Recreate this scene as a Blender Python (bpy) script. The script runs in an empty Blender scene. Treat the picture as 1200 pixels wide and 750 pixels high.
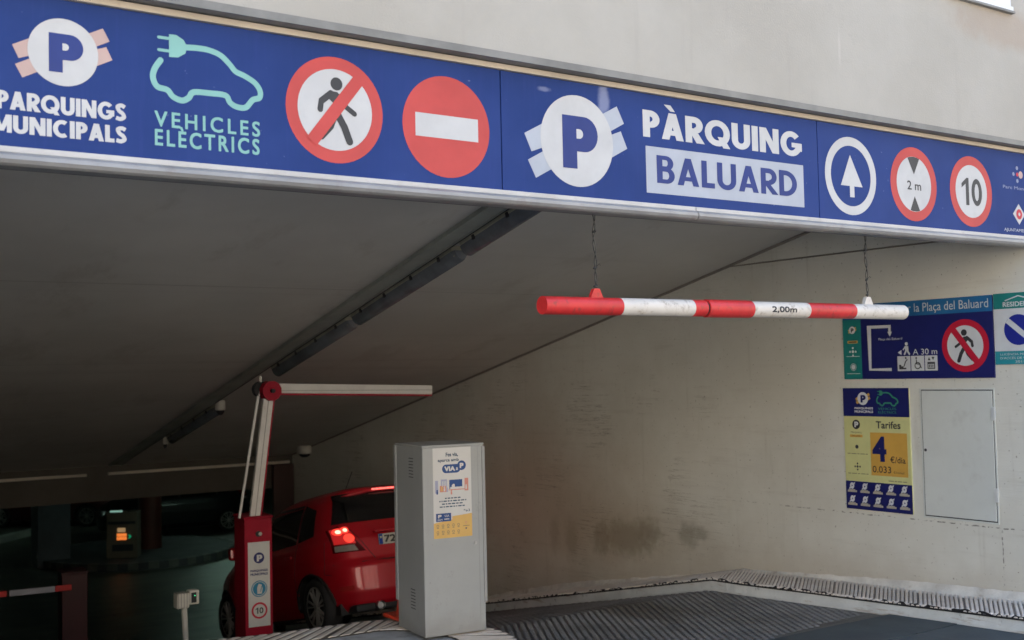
import bpy, bmesh, math, random
from mathutils import Vector, Matrix
from mathutils.geometry import tessellate_polygon
random.seed(7)
sc = bpy.context.scene
col = sc.collection
R = math.radians
pi = math.pi

# ------------------------------------------------------------------ camera
def cam_axes(yaw, pitch, roll):
    F = Vector((math.sin(yaw)*math.cos(pitch), math.cos(yaw)*math.cos(pitch), math.sin(pitch)))
    Rt = Vector((math.cos(yaw), -math.sin(yaw), 0)); U = Rt.cross(F)
    c, s = math.cos(roll), math.sin(roll)
    return c*Rt+s*U, -s*Rt+c*U, F
rt, up, fw = cam_axes(R(35.1148), R(2.6325), R(-1.2508))
cd = bpy.data.cameras.new('camera'); cam = bpy.data.objects.new('camera', cd); col.objects.link(cam)
M3 = Matrix((rt, up, -fw)).transposed()
cam.matrix_world = Matrix.Translation((0, 0, 1.81)) @ M3.to_4x4()
cd.sensor_width = 36; cd.lens = 1359.78*36/1200; cd.clip_start = .05; cd.clip_end = 500
cd.dof.use_dof = True; cd.dof.focus_distance = 6.6; cd.dof.aperture_fstop = 3.2
sc.camera = cam

# ------------------------------------------------------------------ sky, sun, exposure
SUN_EL, SUN_AZ = R(46), R(20)          # the sun stands behind the building: the street side lies in open shade
w = bpy.data.worlds.new('World'); sc.world = w; w.use_nodes = True
nt = w.node_tree
sky = nt.nodes.new('ShaderNodeTexSky'); sky.sky_type = 'NISHITA'; sky.sun_disc = False
sky.sun_elevation = SUN_EL; sky.sun_rotation = SUN_AZ; sky.air_density = 1.2; sky.dust_density = 3.0; sky.ozone_density = .6
bg = nt.nodes['Background']; bg.inputs[1].default_value = .15
nt.links.new(sky.outputs[0], bg.inputs[0])
sd = bpy.data.lights.new('sun', 'SUN'); so = bpy.data.objects.new('sun', sd); col.objects.link(so)
sd.energy = 4.8; sd.angle = R(.5); sd.color = (1, .92, .80)
dsun = Vector((math.sin(SUN_AZ)*math.cos(SUN_EL), math.cos(SUN_AZ)*math.cos(SUN_EL), math.sin(SUN_EL)))
so.rotation_euler = dsun.to_track_quat('Z', 'Y').to_euler()
sc.view_settings.view_transform = 'Standard'; sc.view_settings.look = 'None'
sc.view_settings.exposure = 2.0; sc.view_settings.gamma = 1
sc.render.engine = 'CYCLES'
try:
    sc.cycles.max_bounces = 10; sc.cycles.diffuse_bounces = 6; sc.cycles.use_denoising = True
except Exception: pass

# ------------------------------------------------------------------ material helpers
class NG:
    def __init__(s, name):
        s.m = bpy.data.materials.new(name); s.m.use_nodes = True; s.t = s.m.node_tree
        s.b = s.t.nodes['Principled BSDF']; s._o = None
    def n(s, ty, **k):
        x = s.t.nodes.new(ty)
        for a, v in k.items(): setattr(x, a, v)
        return x
    def set(s, sock, v):
        if hasattr(v, 'links') or isinstance(v, bpy.types.NodeSocket): s.t.links.new(v, sock)
        else: sock.default_value = v
    @property
    def P(s):
        if s._o is None: s._o = s.n('ShaderNodeTexCoord').outputs['Object']
        return s._o
    def math(s, op, a, b=0., c=0., clamp=False):
        x = s.n('ShaderNodeMath', operation=op); x.use_clamp = clamp
        for i, v in enumerate((a, b, c)): s.set(x.inputs[i], v)
        return x.outputs[0]
    def mapping(s, scale=(1, 1, 1), loc=(0, 0, 0), rot=(0, 0, 0), vec=None):
        x = s.n('ShaderNodeMapping'); s.set(x.inputs[0], vec or s.P)
        x.inputs['Scale'].default_value = scale; x.inputs['Location'].default_value = loc; x.inputs['Rotation'].default_value = rot
        return x.outputs[0]
    def noise(s, scale, vec=None, detail=4., rough=.6):
        x = s.n('ShaderNodeTexNoise'); s.set(x.inputs['Vector'], vec or s.P)
        x.inputs['Scale'].default_value = scale; x.inputs['Detail'].default_value = detail; x.inputs['Roughness'].default_value = rough
        return x.outputs[0]
    def ramp(s, f, a, b):
        x = s.n('ShaderNodeMapRange'); x.interpolation_type = 'SMOOTHSTEP'
        s.set(x.inputs[0], f); x.inputs[1].default_value = a; x.inputs[2].default_value = b
        return x.outputs[0]
    def mix(s, f, a, b, mode='MIX'):
        x = s.n('ShaderNodeMix', data_type='RGBA', blend_type=mode)
        s.set(x.inputs[0], f)
        for i, v in ((6, a), (7, b)):
            s.set(x.inputs[i], (*v, 1) if isinstance(v, tuple) and len(v) == 3 else v)
        return x.outputs[2]
    def xyz(s):
        x = s.n('ShaderNodeSeparateXYZ'); s.t.links.new(s.P, x.inputs[0]); return x.outputs
    def blob(s, c, r, soft=.45, nscale=6., namt=.5):
        """stain or painted glow with its own ragged outline, 1 inside"""
        v = s.n('ShaderNodeVectorMath', operation='SUBTRACT'); s.set(v.inputs[0], s.P); v.inputs[1].default_value = c
        d = s.n('ShaderNodeVectorMath', operation='DIVIDE'); s.t.links.new(v.outputs[0], d.inputs[0]); d.inputs[1].default_value = r
        l = s.n('ShaderNodeVectorMath', operation='LENGTH'); s.t.links.new(d.outputs[0], l.inputs[0])
        q = s.math('MULTIPLY_ADD', s.noise(nscale, detail=5), namt*2, -namt)
        q = s.math('ADD', l.outputs['Value'], q)
        return s.ramp(q, 1+soft, 1-soft)
    def bump(s, h, strength=.3, dist=.01):
        x = s.n('ShaderNodeBump'); x.inputs['Strength'].default_value = strength; x.inputs['Distance'].default_value = dist
        s.set(x.inputs['Height'], h); s.t.links.new(x.outputs[0], s.b.inputs['Normal'])
    def out(s, color=None, rough=.6, metal=0., coat=0., spec=None):
        if color is not None: s.set(s.b.inputs['Base Color'], (*color, 1) if isinstance(color, tuple) and len(color) == 3 else color)
        s.set(s.b.inputs['Roughness'], rough); s.b.inputs['Metallic'].default_value = metal
        s.b.inputs['Coat Weight'].default_value = coat
        if spec is not None: s.b.inputs['Specular IOR Level'].default_value = spec
        return s.m

def plain(name, c, rough=.55, var=.12, scale=9., metal=0., coat=0., bump=.0, dirt=None, spec=None):
    g = NG(name); n = g.noise(scale, detail=5)
    a = tuple(x*(1-var) for x in c); b = tuple(min(1, x*(1+var)) for x in c)
    cc = g.mix(g.ramp(n, .3, .7), a, b)
    if dirt:
        cc = g.mix(g.math('MULTIPLY', g.ramp(g.noise(dirt[2], detail=7, rough=.7), .52, .72), dirt[1]), cc, dirt[0])
    if bump: g.bump(g.noise(scale*8, detail=3), bump, .004)
    rr = g.math('MULTIPLY_ADD', g.noise(scale*2.3), .2, rough-.1)
    return g.out(cc, rr, metal, coat, spec)
def emit(name, c, st, base=None):
    g = NG(name); g.b.inputs['Emission Color'].default_value = (*c, 1); g.b.inputs['Emission Strength'].default_value = st
    return g.out(base or c, .4)

# ------------------------------------------------------------------ mesh helpers
def tag(o, label=None, cat=None, group=None, kind=None):
    if label: o['label'] = label
    if cat: o['category'] = cat
    if group: o['group'] = group
    if kind: o['kind'] = kind
    return o
def empty(name, loc, label, cat, group=None, rz=0.):
    o = bpy.data.objects.new(name, None); col.objects.link(o); o.location = loc; o.rotation_euler = (0, 0, rz)
    o.empty_display_size = .2
    return tag(o, label, cat, group)
class MB:
    """collects geometry for ONE mesh object; M maps local to output coordinates"""
    def __init__(s, frame=None): s.v = []; s.f = []; s.mi = []; s.sm = []; s.M = frame or Matrix.Identity(4); s.q = 0
    def lay(s, d):      # every printed shape lies a hair above the one before
        s.q += 1; return d+.000025*(s.q % 16)
    def add(s, vs, fs, m=0, smooth=False):
        b = len(s.v)
        s.v += [tuple(s.M @ Vector(v)) for v in vs]
        for f in fs: s.f.append(tuple(b+i for i in f)); s.mi.append(m); s.sm.append(smooth)
    def box(s, a, b, m=0, bevel=0.):
        x0, y0, z0 = a; x1, y1, z1 = b
        if bevel > 0:
            bm = bmesh.new(); bmesh.ops.create_cube(bm, size=1)
            for v in bm.verts: v.co = Vector(((x0+x1)/2+v.co.x*(x1-x0), (y0+y1)/2+v.co.y*(y1-y0), (z0+z1)/2+v.co.z*(z1-z0)))
            bmesh.ops.bevel(bm, geom=bm.edges[:], offset=bevel, segments=2, profile=.5, affect='EDGES')
            bm.verts.index_update(); s.add([v.co[:] for v in bm.verts], [[v.index for v in f.verts] for f in bm.faces], m); bm.free(); return
        s.add([(x0,y0,z0),(x1,y0,z0),(x1,y1,z0),(x0,y1,z0),(x0,y0,z1),(x1,y0,z1),(x1,y1,z1),(x0,y1,z1)],
              [(0,3,2,1),(4,5,6,7),(0,1,5,4),(1,2,6,5),(2,3,7,6),(3,0,4,7)], m)
    def hexa(s, p, m=0):   # 8 corners: 4 bottom ccw, 4 top ccw
        s.add(p, [(0,3,2,1),(4,5,6,7),(0,1,5,4),(1,2,6,5),(2,3,7,6),(3,0,4,7)], m)
    def tube(s, pts, r, n=10, m=0, cap=True, smooth=True):
        pts = [Vector(p) for p in pts]; vs = []; rs = r if isinstance(r, (list, tuple)) else [r]*len(pts)
        prev = None
        for i, p in enumerate(pts):
            d = (pts[min(i+1, len(pts)-1)]-pts[max(i-1, 0)]).normalized()
            a = d.orthogonal().normalized() if prev is None else (prev-d*prev.dot(d)).normalized()
            prev = a; b = d.cross(a)
            for k in range(n):
                t = 2*pi*k/n; vs.append(tuple(p+(a*math.cos(t)+b*math.sin(t))*rs[i]))
        fs = [(i*n+k, i*n+(k+1) % n, (i+1)*n+(k+1) % n, (i+1)*n+k) for i in range(len(pts)-1) for k in range(n)]
        s.add(vs, fs, m, smooth)
        if cap: s.add(vs[:n], [tuple(range(n))[::-1]], m); s.add(vs[-n:], [tuple(range(n))], m)
    def poly(s, pts, d=0., m=0):
        """flat polygon in the local xy plane at height d (z), faces +z"""
        d = s.lay(d) if d > 0 else d; P = [Vector((p[0], p[1], d)) for p in pts]
        area = sum(P[i].x*P[(i+1) % len(P)].y-P[(i+1) % len(P)].x*P[i].y for i in range(len(P)))
        if area < 0: P.reverse()
        tr = tessellate_polygon([P]); fs = []
        for t in tr:
            a, b, c = (P[i] for i in t)
            fs.append(t if (b-a).cross(c-a).z > 0 else (t[0], t[2], t[1]))
        s.add([tuple(p) for p in P], fs, m)
    def rect(s, x0, y0, x1, y1, d=0., m=0): s.poly([(x0,y0),(x1,y0),(x1,y1),(x0,y1)], d, m)
    def disc(s, cx, cy, r, d=0., m=0, n=48, ry=None):
        ry = ry or r; d = s.lay(d); s.add([(cx+r*math.cos(2*pi*k/n), cy+ry*math.sin(2*pi*k/n), d) for k in range(n)], [tuple(range(n))], m)
    def ring(s, cx, cy, r1, r0, d=0., m=0, n=48):
        d = s.lay(d); vs = [(cx+r*math.cos(2*pi*k/n), cy+r*math.sin(2*pi*k/n), d) for r in (r1, r0) for k in range(n)]
        s.add(vs, [(k, (k+1) % n, n+(k+1) % n, n+k) for k in range(n)], m)
    def stroke(s, pts, wd, d=0., m=0, cap=True, sub=1):
        P = [Vector((p[0], p[1])) for p in pts]
        if sub > 1:      # Catmull-Rom smoothing
            Q = []
            for i in range(len(P)-1):
                p0, p1, p2, p3 = P[max(i-1,0)], P[i], P[i+1], P[min(i+2, len(P)-1)]
                for k in range(sub):
                    t = k/sub; Q.append(.5*((2*p1)+(p2-p0)*t+(2*p0-5*p1+4*p2-p3)*t*t+(3*p1-p0-3*p2+p3)*t**3))
            P = Q+[P[-1]]
        L = []; Rr = []
        for i, p in enumerate(P):
            dr = (P[min(i+1, len(P)-1)]-P[max(i-1, 0)]).normalized(); nn = Vector((-dr.y, dr.x))
            k = 1.
            if 0 < i < len(P)-1:
                a = (P[i]-P[i-1]).normalized(); k = 1/max(.35, a.dot(dr))
            L.append(p+nn*wd/2*k); Rr.append(p-nn*wd/2*k)
        d = s.lay(d); vs = [(q.x, q.y, d) for q in L]+[(q.x, q.y, d) for q in Rr]; n = len(P)
        s.add(vs, [(n+i, n+i+1, i+1, i) for i in range(n-1)], m)
        if cap:
            for p in (P[0], P[-1]): s.disc(p.x, p.y, wd/2, d+.0002, m, 14)
    def text(s, body, x0, y0, x1, y1, d=0., m=0, bold=0., spacing=1., shear=0.):
        """lettering fitted to the box x0..x1, y0..y1; heavy weights are thickened glyph outlines"""
        cu = bpy.data.curves.new('lettering', 'FONT'); cu.body = body; cu.space_character = spacing; cu.shear = shear
        cu.resolution_u = 4
        ob = bpy.data.objects.new('lettering', cu); col.objects.link(ob)
        me = bpy.data.meshes.new_from_object(ob.evaluated_get(bpy.context.evaluated_depsgraph_get()))
        V = [v.co.copy() for v in me.vertices]; Fc = [tuple(p.vertices) for p in me.polygons]
        bpy.data.objects.remove(ob); bpy.data.curves.remove(cu); bpy.data.meshes.remove(me)
        if not V: return
        ax = min(v.x for v in V); bx = max(v.x for v in V); ay = min(v.y for v in V); by = max(v.y for v in V)
        rb = bold*1.5*(y1-y0); q0 = [(x0+rb+(v.x-ax)/(bx-ax)*(x1-x0-2*rb), y0+rb+(v.y-ay)/(by-ay)*(y1-y0-2*rb)) for v in V]
        out = []
        for f in Fc:
            (ax_, ay_), (bx_, by_), (cx_, cy_) = (q0[i] for i in f[:3])
            out.append(f if (bx_-ax_)*(cy_-ay_)-(by_-ay_)*(cx_-ax_) >= 0 else f[::-1])
        for k, (dx, dy) in enumerate([(0, 0)] if rb == 0 else [(0, 0), (1, 1), (-1, 1), (1, -1), (-1, -1), (1, 0), (-1, 0), (0, 1), (0, -1)]):
            s.add([(x+dx*rb, y+dy*rb, d+.00005*k) for x, y in q0], out, m)
    def sector(s, cx, cy, rx, ry, a0, a1, tx, ty, d, m, n=22):
        """part of an oval ring, angles in degrees"""
        d = s.lay(d); vs = []
        for k in range(n+1):
            a = math.radians(a0+(a1-a0)*k/n); vs += [(cx+rx*math.cos(a), cy+ry*math.sin(a), d), (cx+(rx-tx)*math.cos(a), cy+(ry-ty)*math.sin(a), d)]
        s.add(vs, [(2*k, 2*k+2, 2*k+3, 2*k+1) for k in range(n)], m)
    def heavy(s, word, x0, y0, x1, y1, t=.24, gap=.08, d=0., m=0, accent_up=.32):
        """geometric heavy capitals, each built from stems and oval rings; y0..y1 is the capital height"""
        WD = dict(P=.60, A=.80, R=.66, Q=.98, U=.74, I=t, N=.80, G=.92, S=.60, M=.98, C=.80, L=.50, B=.64, D=.76)
        base = {'À': 'A'}; tot = sum(WD[base.get(c, c)] for c in word)+gap*(len(word)-1); k = (x1-x0)/tot; H = y1-y0; x = x0
        for ch in word:
            c = base.get(ch, ch); w = WD[c]; X = lambda u: x+u*k; Yv = lambda v: y0+v*H
            R_ = lambda a, b, c_, e: s.rect(X(a), Yv(b), X(c_), Yv(e), d, m)
            Pg = lambda pts: s.poly([(X(a), Yv(b)) for a, b in pts], d, m)
            S_ = lambda cx, cy, rx, ry, a0, a1: s.sector(X(cx), Yv(cy), rx*k, ry*H, a0, a1, t*k, t*.92*H, d, m)
            th = t*.92
            if c == 'I': R_(0, 0, t, 1)
            if c == 'L': R_(0, 0, t, 1); R_(t-.01, 0, w, th)
            if c in 'PR':
                ry = .32; R_(0, 0, t, 1); R_(t-.01, 1-th, w-ry, 1); R_(t-.01, 1-2*ry, w-ry, 1-2*ry+th*.85); S_(w-ry-.005, 1-ry, ry+.005, ry, -90, 90)
                if c == 'R': Pg([(t*.75, 1-2*ry+.02), (t*.75+t*1.15, 1-2*ry+.02), (w+.06, 0), (w+.06-t*1.25, 0)])
            if c == 'B':
                R_(0, 0, t, 1)
                for cy, ry, wx in ((.735, .265, w-.04), (.29, .29, w)): 
                    R_(t-.01, cy+ry-th*.8, wx-ry, cy+ry); R_(t-.01, cy-ry, wx-ry, cy-ry+th*.8); s.sector(X(wx-ry-.005), Yv(cy), (ry+.005)*k, ry*H, -90, 90, t*k, th*.8*H, d, m)
            if c == 'D': R_(0, 0, t, 1); R_(t-.01, 1-th, w-.5, 1) if w > .5+t else None; R_(t-.01, 0, w-.5, th) if w > .5+t else None; S_(w-.5, .5, .5, .5, -90, 90)
            if c == 'U': R_(0, .34, t, 1); R_(w-t, .34, w, 1); S_(w/2, .35, w/2, .36, 180, 360)
            if c == 'N': R_(0, 0, t, 1); R_(w-t, 0, w, 1); Pg([(0, 1), (t*1.1, 1), (w, 0), (w-t*1.1, 0)])
            if c == 'M': R_(0, 0, t*.95, 1); R_(w-t*.95, 0, w, 1); Pg([(0, 1), (t*1.15, 1), (w/2+t*.42, .08), (w/2-t*.42, .08)]); Pg([(w, 1), (w-t*1.15, 1), (w/2-t*.42, .08), (w/2+t*.42, .08)])
            if c == 'A':
                q = t*1.08; Pg([(0, 0), (q, 0), (w/2+q/2, 1), (w/2-q/2, 1)]); Pg([(w-q, 0), (w, 0), (w/2+q/2, 1), (w/2-q/2, 1)]); R_(w*.24, .17, w*.76, .17+th*.8)
                if ch == 'À': Pg([(w/2-.30, 1+accent_up), (w/2-.06, 1+accent_up), (w/2+.10, 1.07), (w/2-.07, 1.07)])
            if c in 'QG C'.replace(' ', ''):
                if c == 'Q': S_(w/2, .5, w/2, .51, 0, 360); Pg([(w*.50, .36), (w*.50+t*.95, .36), (w*1.0, -.06), (w*1.0-t*1.1, -.06)])
                elif c == 'G': S_(w/2, .5, w/2, .51, 42, 352); R_(w*.52, .36, w, .36+th*.82); R_(w-t, .22, w, .45)
                else: S_(w*.58, .5, w*.58, .51, 55, 305)
            if c == 'S': s.stroke([(X(a), Yv(b)) for a, b in ((w*.88, .80), (w*.58, 1-th*.48), (w*.22, .80), (w*.36, .57), (w*.66, .44), (w*.80, .24), (w*.46, th*.48), (w*.07, .17))], t*.92*(k*.5+H*.5), d, m, cap=False, sub=5)
            x += (w+gap)*k
    def build(s, name, mats, parent=None, label=None):
        me = bpy.data.meshes.new(name); me.from_pydata(s.v, [], s.f)
        mats = mats if isinstance(mats, (list, tuple)) else [mats]
        for m in mats: me.materials.append(m)
        for p, i, sm in zip(me.polygons, s.mi, s.sm): p.material_index = i; p.use_smooth = sm
        me.update()
        o = bpy.data.objects.new(name, me); col.objects.link(o)
        if parent: o.parent = parent
        if label: o['label'] = label
        return o
def frame(o, u, v):
    u = Vector(u).normalized(); v = Vector(v).normalized(); n = u.cross(v)
    return Matrix.Translation(o) @ Matrix((u, v, n)).transposed().to_4x4()
def rel(o, M):        # frame M given in world, re-expressed in the space of thing o (placed, unparented)
    return (Matrix.Translation(o.location) @ Matrix.Rotation(o.rotation_euler.z, 4, 'Z')).inverted() @ M
def dup(o, parent=None):
    c = o.copy(); col.objects.link(c); c.parent = parent
    for ch in list(o.children): dup(ch, c)
    return c

# ------------------------------------------------------------------ key measures (metres)
D = 4.557            # plane of the sign board
XW = 7.7175          # right wall of the ramp
Y0, YB, YE = 4.476, 7.4235, 17.1
def fl(y):           # ramp surface
    if y <= Y0: return 0.
    if y <= YB: return -.0374*(y-Y0)
    if y <= YE+.3: return -.110-.206*(y-YB)
    return -.110-.206*(YE+.3-YB)
ZF = fl(20)
def cz(y): return 2.96-.2235*(y-6.59)     # underside of the ramp ceiling

# ------------------------------------------------------------------ materials
def m_facade():
    g = NG('beige_render'); n = g.noise(1.1, detail=6, rough=.62); f = g.noise(90, detail=2)
    c = g.mix(g.ramp(n, .32, .7), (.395, .378, .338), (.445, .43, .392))
    st = g.noise(5, g.mapping((1.6, 1, .16)), detail=6); c = g.mix(g.math('MULTIPLY', g.ramp(st, .55, .8), .28), c, (.31, .28, .255))
    c = g.mix(g.math('MULTIPLY', g.blob((7.35, D, 4.12), (.55, .5, .13), nscale=9), .45), c, (.36, .27, .20))
    c = g.mix(g.math('MULTIPLY', g.blob((5.62, D, 3.72), (.012, .5, .11), soft=.5, nscale=20), .22), c, (.62, .60, .57))
    n2 = g.noise(2.2, g.mapping((1, 1, 1.5)), detail=7, rough=.7)
    crack = g.ramp(g.math('ABSOLUTE', g.math('SUBTRACT', n2, .5)), .006, .0)
    c = g.mix(g.math('MULTIPLY', g.math('MULTIPLY', crack, g.ramp(g.noise(.9), .52, .62)), .35), c, (.3, .27, .25))
    g.bump(g.math('ADD', f, g.math('MULTIPLY', g.noise(14), .8)), .35, .004)
    return g.out(c, .9)
def m_wall():
    g = NG('painted_concrete_wall'); x, y, z = g.xyz()
    n = g.noise(.8, detail=6, rough=.65)
    c = g.mix(g.ramp(n, .3, .7), (.60, .59, .53), (.69, .685, .63))
    h = g.noise(3, g.mapping((1, .25, 3.)), detail=7, rough=.7)
    c = g.mix(g.math('MULTIPLY', g.ramp(h, .54, .74), .24), c, (.33, .29, .24))
    # grubby lower zone following the ramp, scuffs and stains
    low = g.math('SUBTRACT', z, g.math('MULTIPLY', g.math('MAXIMUM', g.math('SUBTRACT', y, YB), 0.), -.206))
    lowm = g.ramp(g.math('ADD', low, g.math('MULTIPLY', g.noise(3.1, detail=6), .35)), .62, .16)
    c = g.mix(g.math('MULTIPLY', lowm, .42), c, (.31, .25, .18))
    for (cy, czz, ry, rz, a) in ((9.05, .12, .34, .14, .75), (8.72, .21, .16, .11, .65), (9.45, .06, .12, .13, .6), (9.95, .02, .09, .17, .5), (10.25, .05, .07, .15, .4), (8.14, .24, .1, .1, .55), (7.98, .27, .09, .05, .5)):
        c = g.mix(g.math('MULTIPLY', g.blob((XW, cy, czz), (1, ry*1.15, rz*1.15), soft=.6, nscale=11, namt=.75), a*.95), c, (.19, .175, .14))
    c = g.mix(g.math('MULTIPLY', g.blob((XW, 9.1, .16), (1, 1.1, .34), soft=.8, nscale=5, namt=.5), .38), c, (.33, .29, .22))
    c = g.mix(g.math('MULTIPLY', g.blob((XW, 10.6, .35), (1, 1.5, .75), soft=.8, nscale=1.6, namt=.35), .38), c, (.50, .34, .21))  # warm patch: brake-light glow painted into the wall colour, together with dirt
    dr = g.noise(2.6, g.mapping((1, 3.2, .22)), detail=6, rough=.7)      # old water runs down the wall
    c = g.mix(g.math('MULTIPLY', g.ramp(dr, .56, .70), .22), c, (.36, .33, .27))
    # long thin scratches running along the wall
    s1 = g.noise(1.0, g.mapping((1, .45, 17)), detail=5, rough=.7)
    sc_ = g.math('MULTIPLY', g.ramp(g.math('ABSOLUTE', g.math('SUBTRACT', s1, .5)), .012, 0.), g.ramp(g.noise(1.3), .5, .62))
    sc_ = g.math('MULTIPLY', sc_, g.ramp(y, 6.5, 9.))
    c = g.mix(g.math('MULTIPLY', sc_, .8), c, (.16, .13, .1))
    # broken hairline joints
    def line(co, at, wv, lim=None):
        d = g.math('ABSOLUTE', g.math('ADD', g.math('SUBTRACT', co, at), g.math('MULTIPLY_ADD', g.noise(9), .02, -.01)))
        return g.math('MULTIPLY', g.ramp(d, wv, wv*.3), g.ramp(g.noise(24, detail=2), .47, .6))
    l1 = g.math('MULTIPLY', line(z, .615, .007), g.ramp(y, 8.4, 5.9))
    l2 = g.math('MULTIPLY', line(y, 4.885, .007), g.ramp(z, .62, .6))
    c = g.mix(g.math('MULTIPLY', g.math('MAXIMUM', l1, l2), .8), c, (.12, .11, .09))
    c = g.mix(g.math('MULTIPLY', g.ramp(g.noise(42, detail=2), .68, .73), .65), c, (.2, .17, .13))
    g.bump(g.math('ADD', g.noise(7, detail=5), g.math('MULTIPLY', h, 1.5)), .28, .01)
    return g.out(c, g.math('MULTIPLY_ADD', n, .3, .5))
def m_ceiling():
    g = NG('painted_soffit'); n = g.noise(.7, detail=5)
    c = g.mix(g.ramp(n, .3, .7), (.54, .525, .485), (.62, .605, .56))
    b = g.noise(1.0, g.mapping((.12, 5.5, 5.5)), detail=3)
    c = g.mix(g.math('MULTIPLY', g.ramp(b, .55, .72), .16), c, (.36, .33, .30))
    st = g.noise(1.3, g.mapping((1.2, .45, 1)), detail=8, rough=.72)
    c = g.mix(g.math('MULTIPLY', g.ramp(st, .54, .68), .30), c, (.34, .31, .26))
    x_, y_, z_ = g.xyz(); fr = g.math('FRACT', g.math('MULTIPLY', y_, 1/2.44)); jl = g.ramp(g.math('ABSOLUTE', g.math('SUBTRACT', fr, .5)), .004, .001)
    c = g.mix(g.math('MULTIPLY', jl, .45), c, (.26, .24, .21))
    g.bump(b, .35, .008); return g.out(c, .75)
def m_ramp():
    g = NG('dark_ramp_concrete'); n = g.noise(2.2, detail=8, rough=.7)
    c = g.mix(g.ramp(n, .3, .7), (.035, .035, .035), (.075, .073, .07))
    b = g.noise(1.0, g.mapping((1.2, 9, 4), rot=(0, 0, .35)), detail=6, rough=.7)
    c = g.mix(g.math('MULTIPLY', g.ramp(b, .5, .7), .5), c, (.15, .145, .13))
    g.bump(b, .6, .03); return g.out(c, g.math('MULTIPLY_ADD', n, .35, .28))
def m_slab():
    g = NG('blue_grey_paving_slab'); n = g.noise(2.6, detail=7, rough=.66)
    c = g.mix(g.ramp(n, .3, .7), (.028, .044, .053), (.05, .07, .08))
    c = g.mix(g.math('MULTIPLY', g.ramp(g.noise(30, detail=3), .6, .75), .4), c, (.12, .13, .13))
    g.bump(g.noise(40), .3, .004); return g.out(c, .6)
def m_kerbface():
    g = NG('whitish_kerb_concrete'); n = g.noise(3, detail=7, rough=.7)
    c = g.mix(g.ramp(n, .3, .7), (.58, .60, .59), (.70, .72, .71))
    c = g.mix(g.math('MULTIPLY', g.ramp(g.noise(5, g.mapping((1, .5, 4)), detail=6), .55, .68), .75), c, (.34, .25, .17))
    c = g.mix(g.math('MULTIPLY', g.ramp(g.noise(11, detail=6), .62, .7), .55), c, (.12, .12, .13))
    g.bump(g.noise(18, detail=5), .5, .008); return g.out(c, .75)
def m_rib():
    g = NG('worn_ribbed_tile'); n = g.noise(2.4, detail=7, rough=.7)
    c = g.mix(g.ramp(n, .3, .7), (.58, .51, .44), (.74, .68, .62))
    c = g.mix(g.math('MULTIPLY', g.ramp(g.noise(6, detail=6), .52, .7), .6), c, (.70, .70, .69))
    c = g.mix(g.math('MULTIPLY', g.ramp(g.noise(17, detail=6), .62, .74), .35), c, (.25, .22, .19))
    g.bump(g.noise(50, detail=4), .5, .004); return g.out(c, .8)
def m_blue():
    g = NG('royal_blue_sign_face'); n = g.noise(1.2, detail=4)
    c = g.mix(g.ramp(n, .3, .7), (.011, .036, .17), (.018, .048, .21))
    st = g.noise(6, g.mapping((9, 1, .35)), detail=3)
    c = g.mix(g.math('MULTIPLY', g.ramp(st, .5, .8), .25), c, (.03, .05, .24))
    # pale chalky runs of dried glue, and scratches
    a = g.math('MULTIPLY', g.blob((3.81, D, 3.2), (.035, .5, .075), nscale=16, namt=.7), .55)
    a2 = g.math('MULTIPLY', g.blob((3.43, D, 3.215), (.035, .5, .012), nscale=14, namt=.9), .4)
    c = g.mix(g.math('MAXIMUM', a, a2), c, (.34, .38, .55))
    sp = g.ramp(g.noise(38, detail=2), .73, .77); c = g.mix(g.math('MULTIPLY', sp, .3), c, (.3, .33, .5))
    return g.out(c, g.math('MULTIPLY_ADD', g.noise(5), .15, .55, ), spec=.25)
def m_paint(name, c0):
    g = NG(name); fx = g.noise(400, detail=1)
    c = g.mix(g.ramp(fx, .3, .8), tuple(x*.85 for x in c0), tuple(min(1, x*1.2) for x in c0))
    c = g.mix(g.math('MULTIPLY', g.ramp(g.noise(3, detail=6), .5, .8), .12), c, (.12, .1, .09))
    m = g.out(c, .38, .15, .6); g.b.inputs['Coat Roughness'].default_value = .06; return m

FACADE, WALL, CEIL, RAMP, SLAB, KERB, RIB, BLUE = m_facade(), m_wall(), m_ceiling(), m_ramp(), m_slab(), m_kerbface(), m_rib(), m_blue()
WHITE = plain('sign_white_film', (.53, .54, .55), .6, .05, 5, dirt=((.42, .43, .44), .25, 9))
PALE = plain('sign_pale_grey_film', (.41, .45, .52), .6, .05, 5)
PINK = plain('sign_faded_salmon_film', (.50, .36, .33), .6, .06, 5)
MINT = plain('sign_mint_film', (.22, .47, .44), .6, .05, 5)
RED = plain('sign_faded_red_film', (.50, .06, .055), .6, .07, 4)
BLACK = plain('sign_black_film', (.035, .037, .042), .5, .1, 5)
SBLUE = plain('sign_lettering_blue', (.014, .034, .19), .6, .08, 4)
CREAM = plain('cream_trim_paint', (.50, .44, .36), .6, .1, 3, dirt=((.35, .28, .2), .4, 12))
TRIMW = plain('white_aluminium_trim', (.52, .52, .52), .45, .08, 3, dirt=((.4, .38, .36), .4, 8))
TRIMG = plain('grey_rolled_metal', (.33, .33, .33), .38, .12, 3, metal=.35, dirt=((.2, .17, .15), .4, 7))
ZINC = plain('grey_flashing', (.22, .22, .21), .55, .15, 4, metal=.3)
DARK = plain('black_rubber', (.018, .018, .02), .7, .2, 6)
MORTAR = plain('whitish_mortar', (.64, .62, .57), .9, .15, 6, bump=.6, dirt=((.3, .22, .15), .7, 5))
CONC = plain('grey_concrete', (.22, .22, .215), .85, .15, 3, bump=.4, dirt=((.12, .11, .1), .6, 5))
ISL = plain('bluish_island_concrete', (.44, .455, .47), .85, .15, 4, bump=.5, dirt=((.16, .15, .14), .6, 6))
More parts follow.
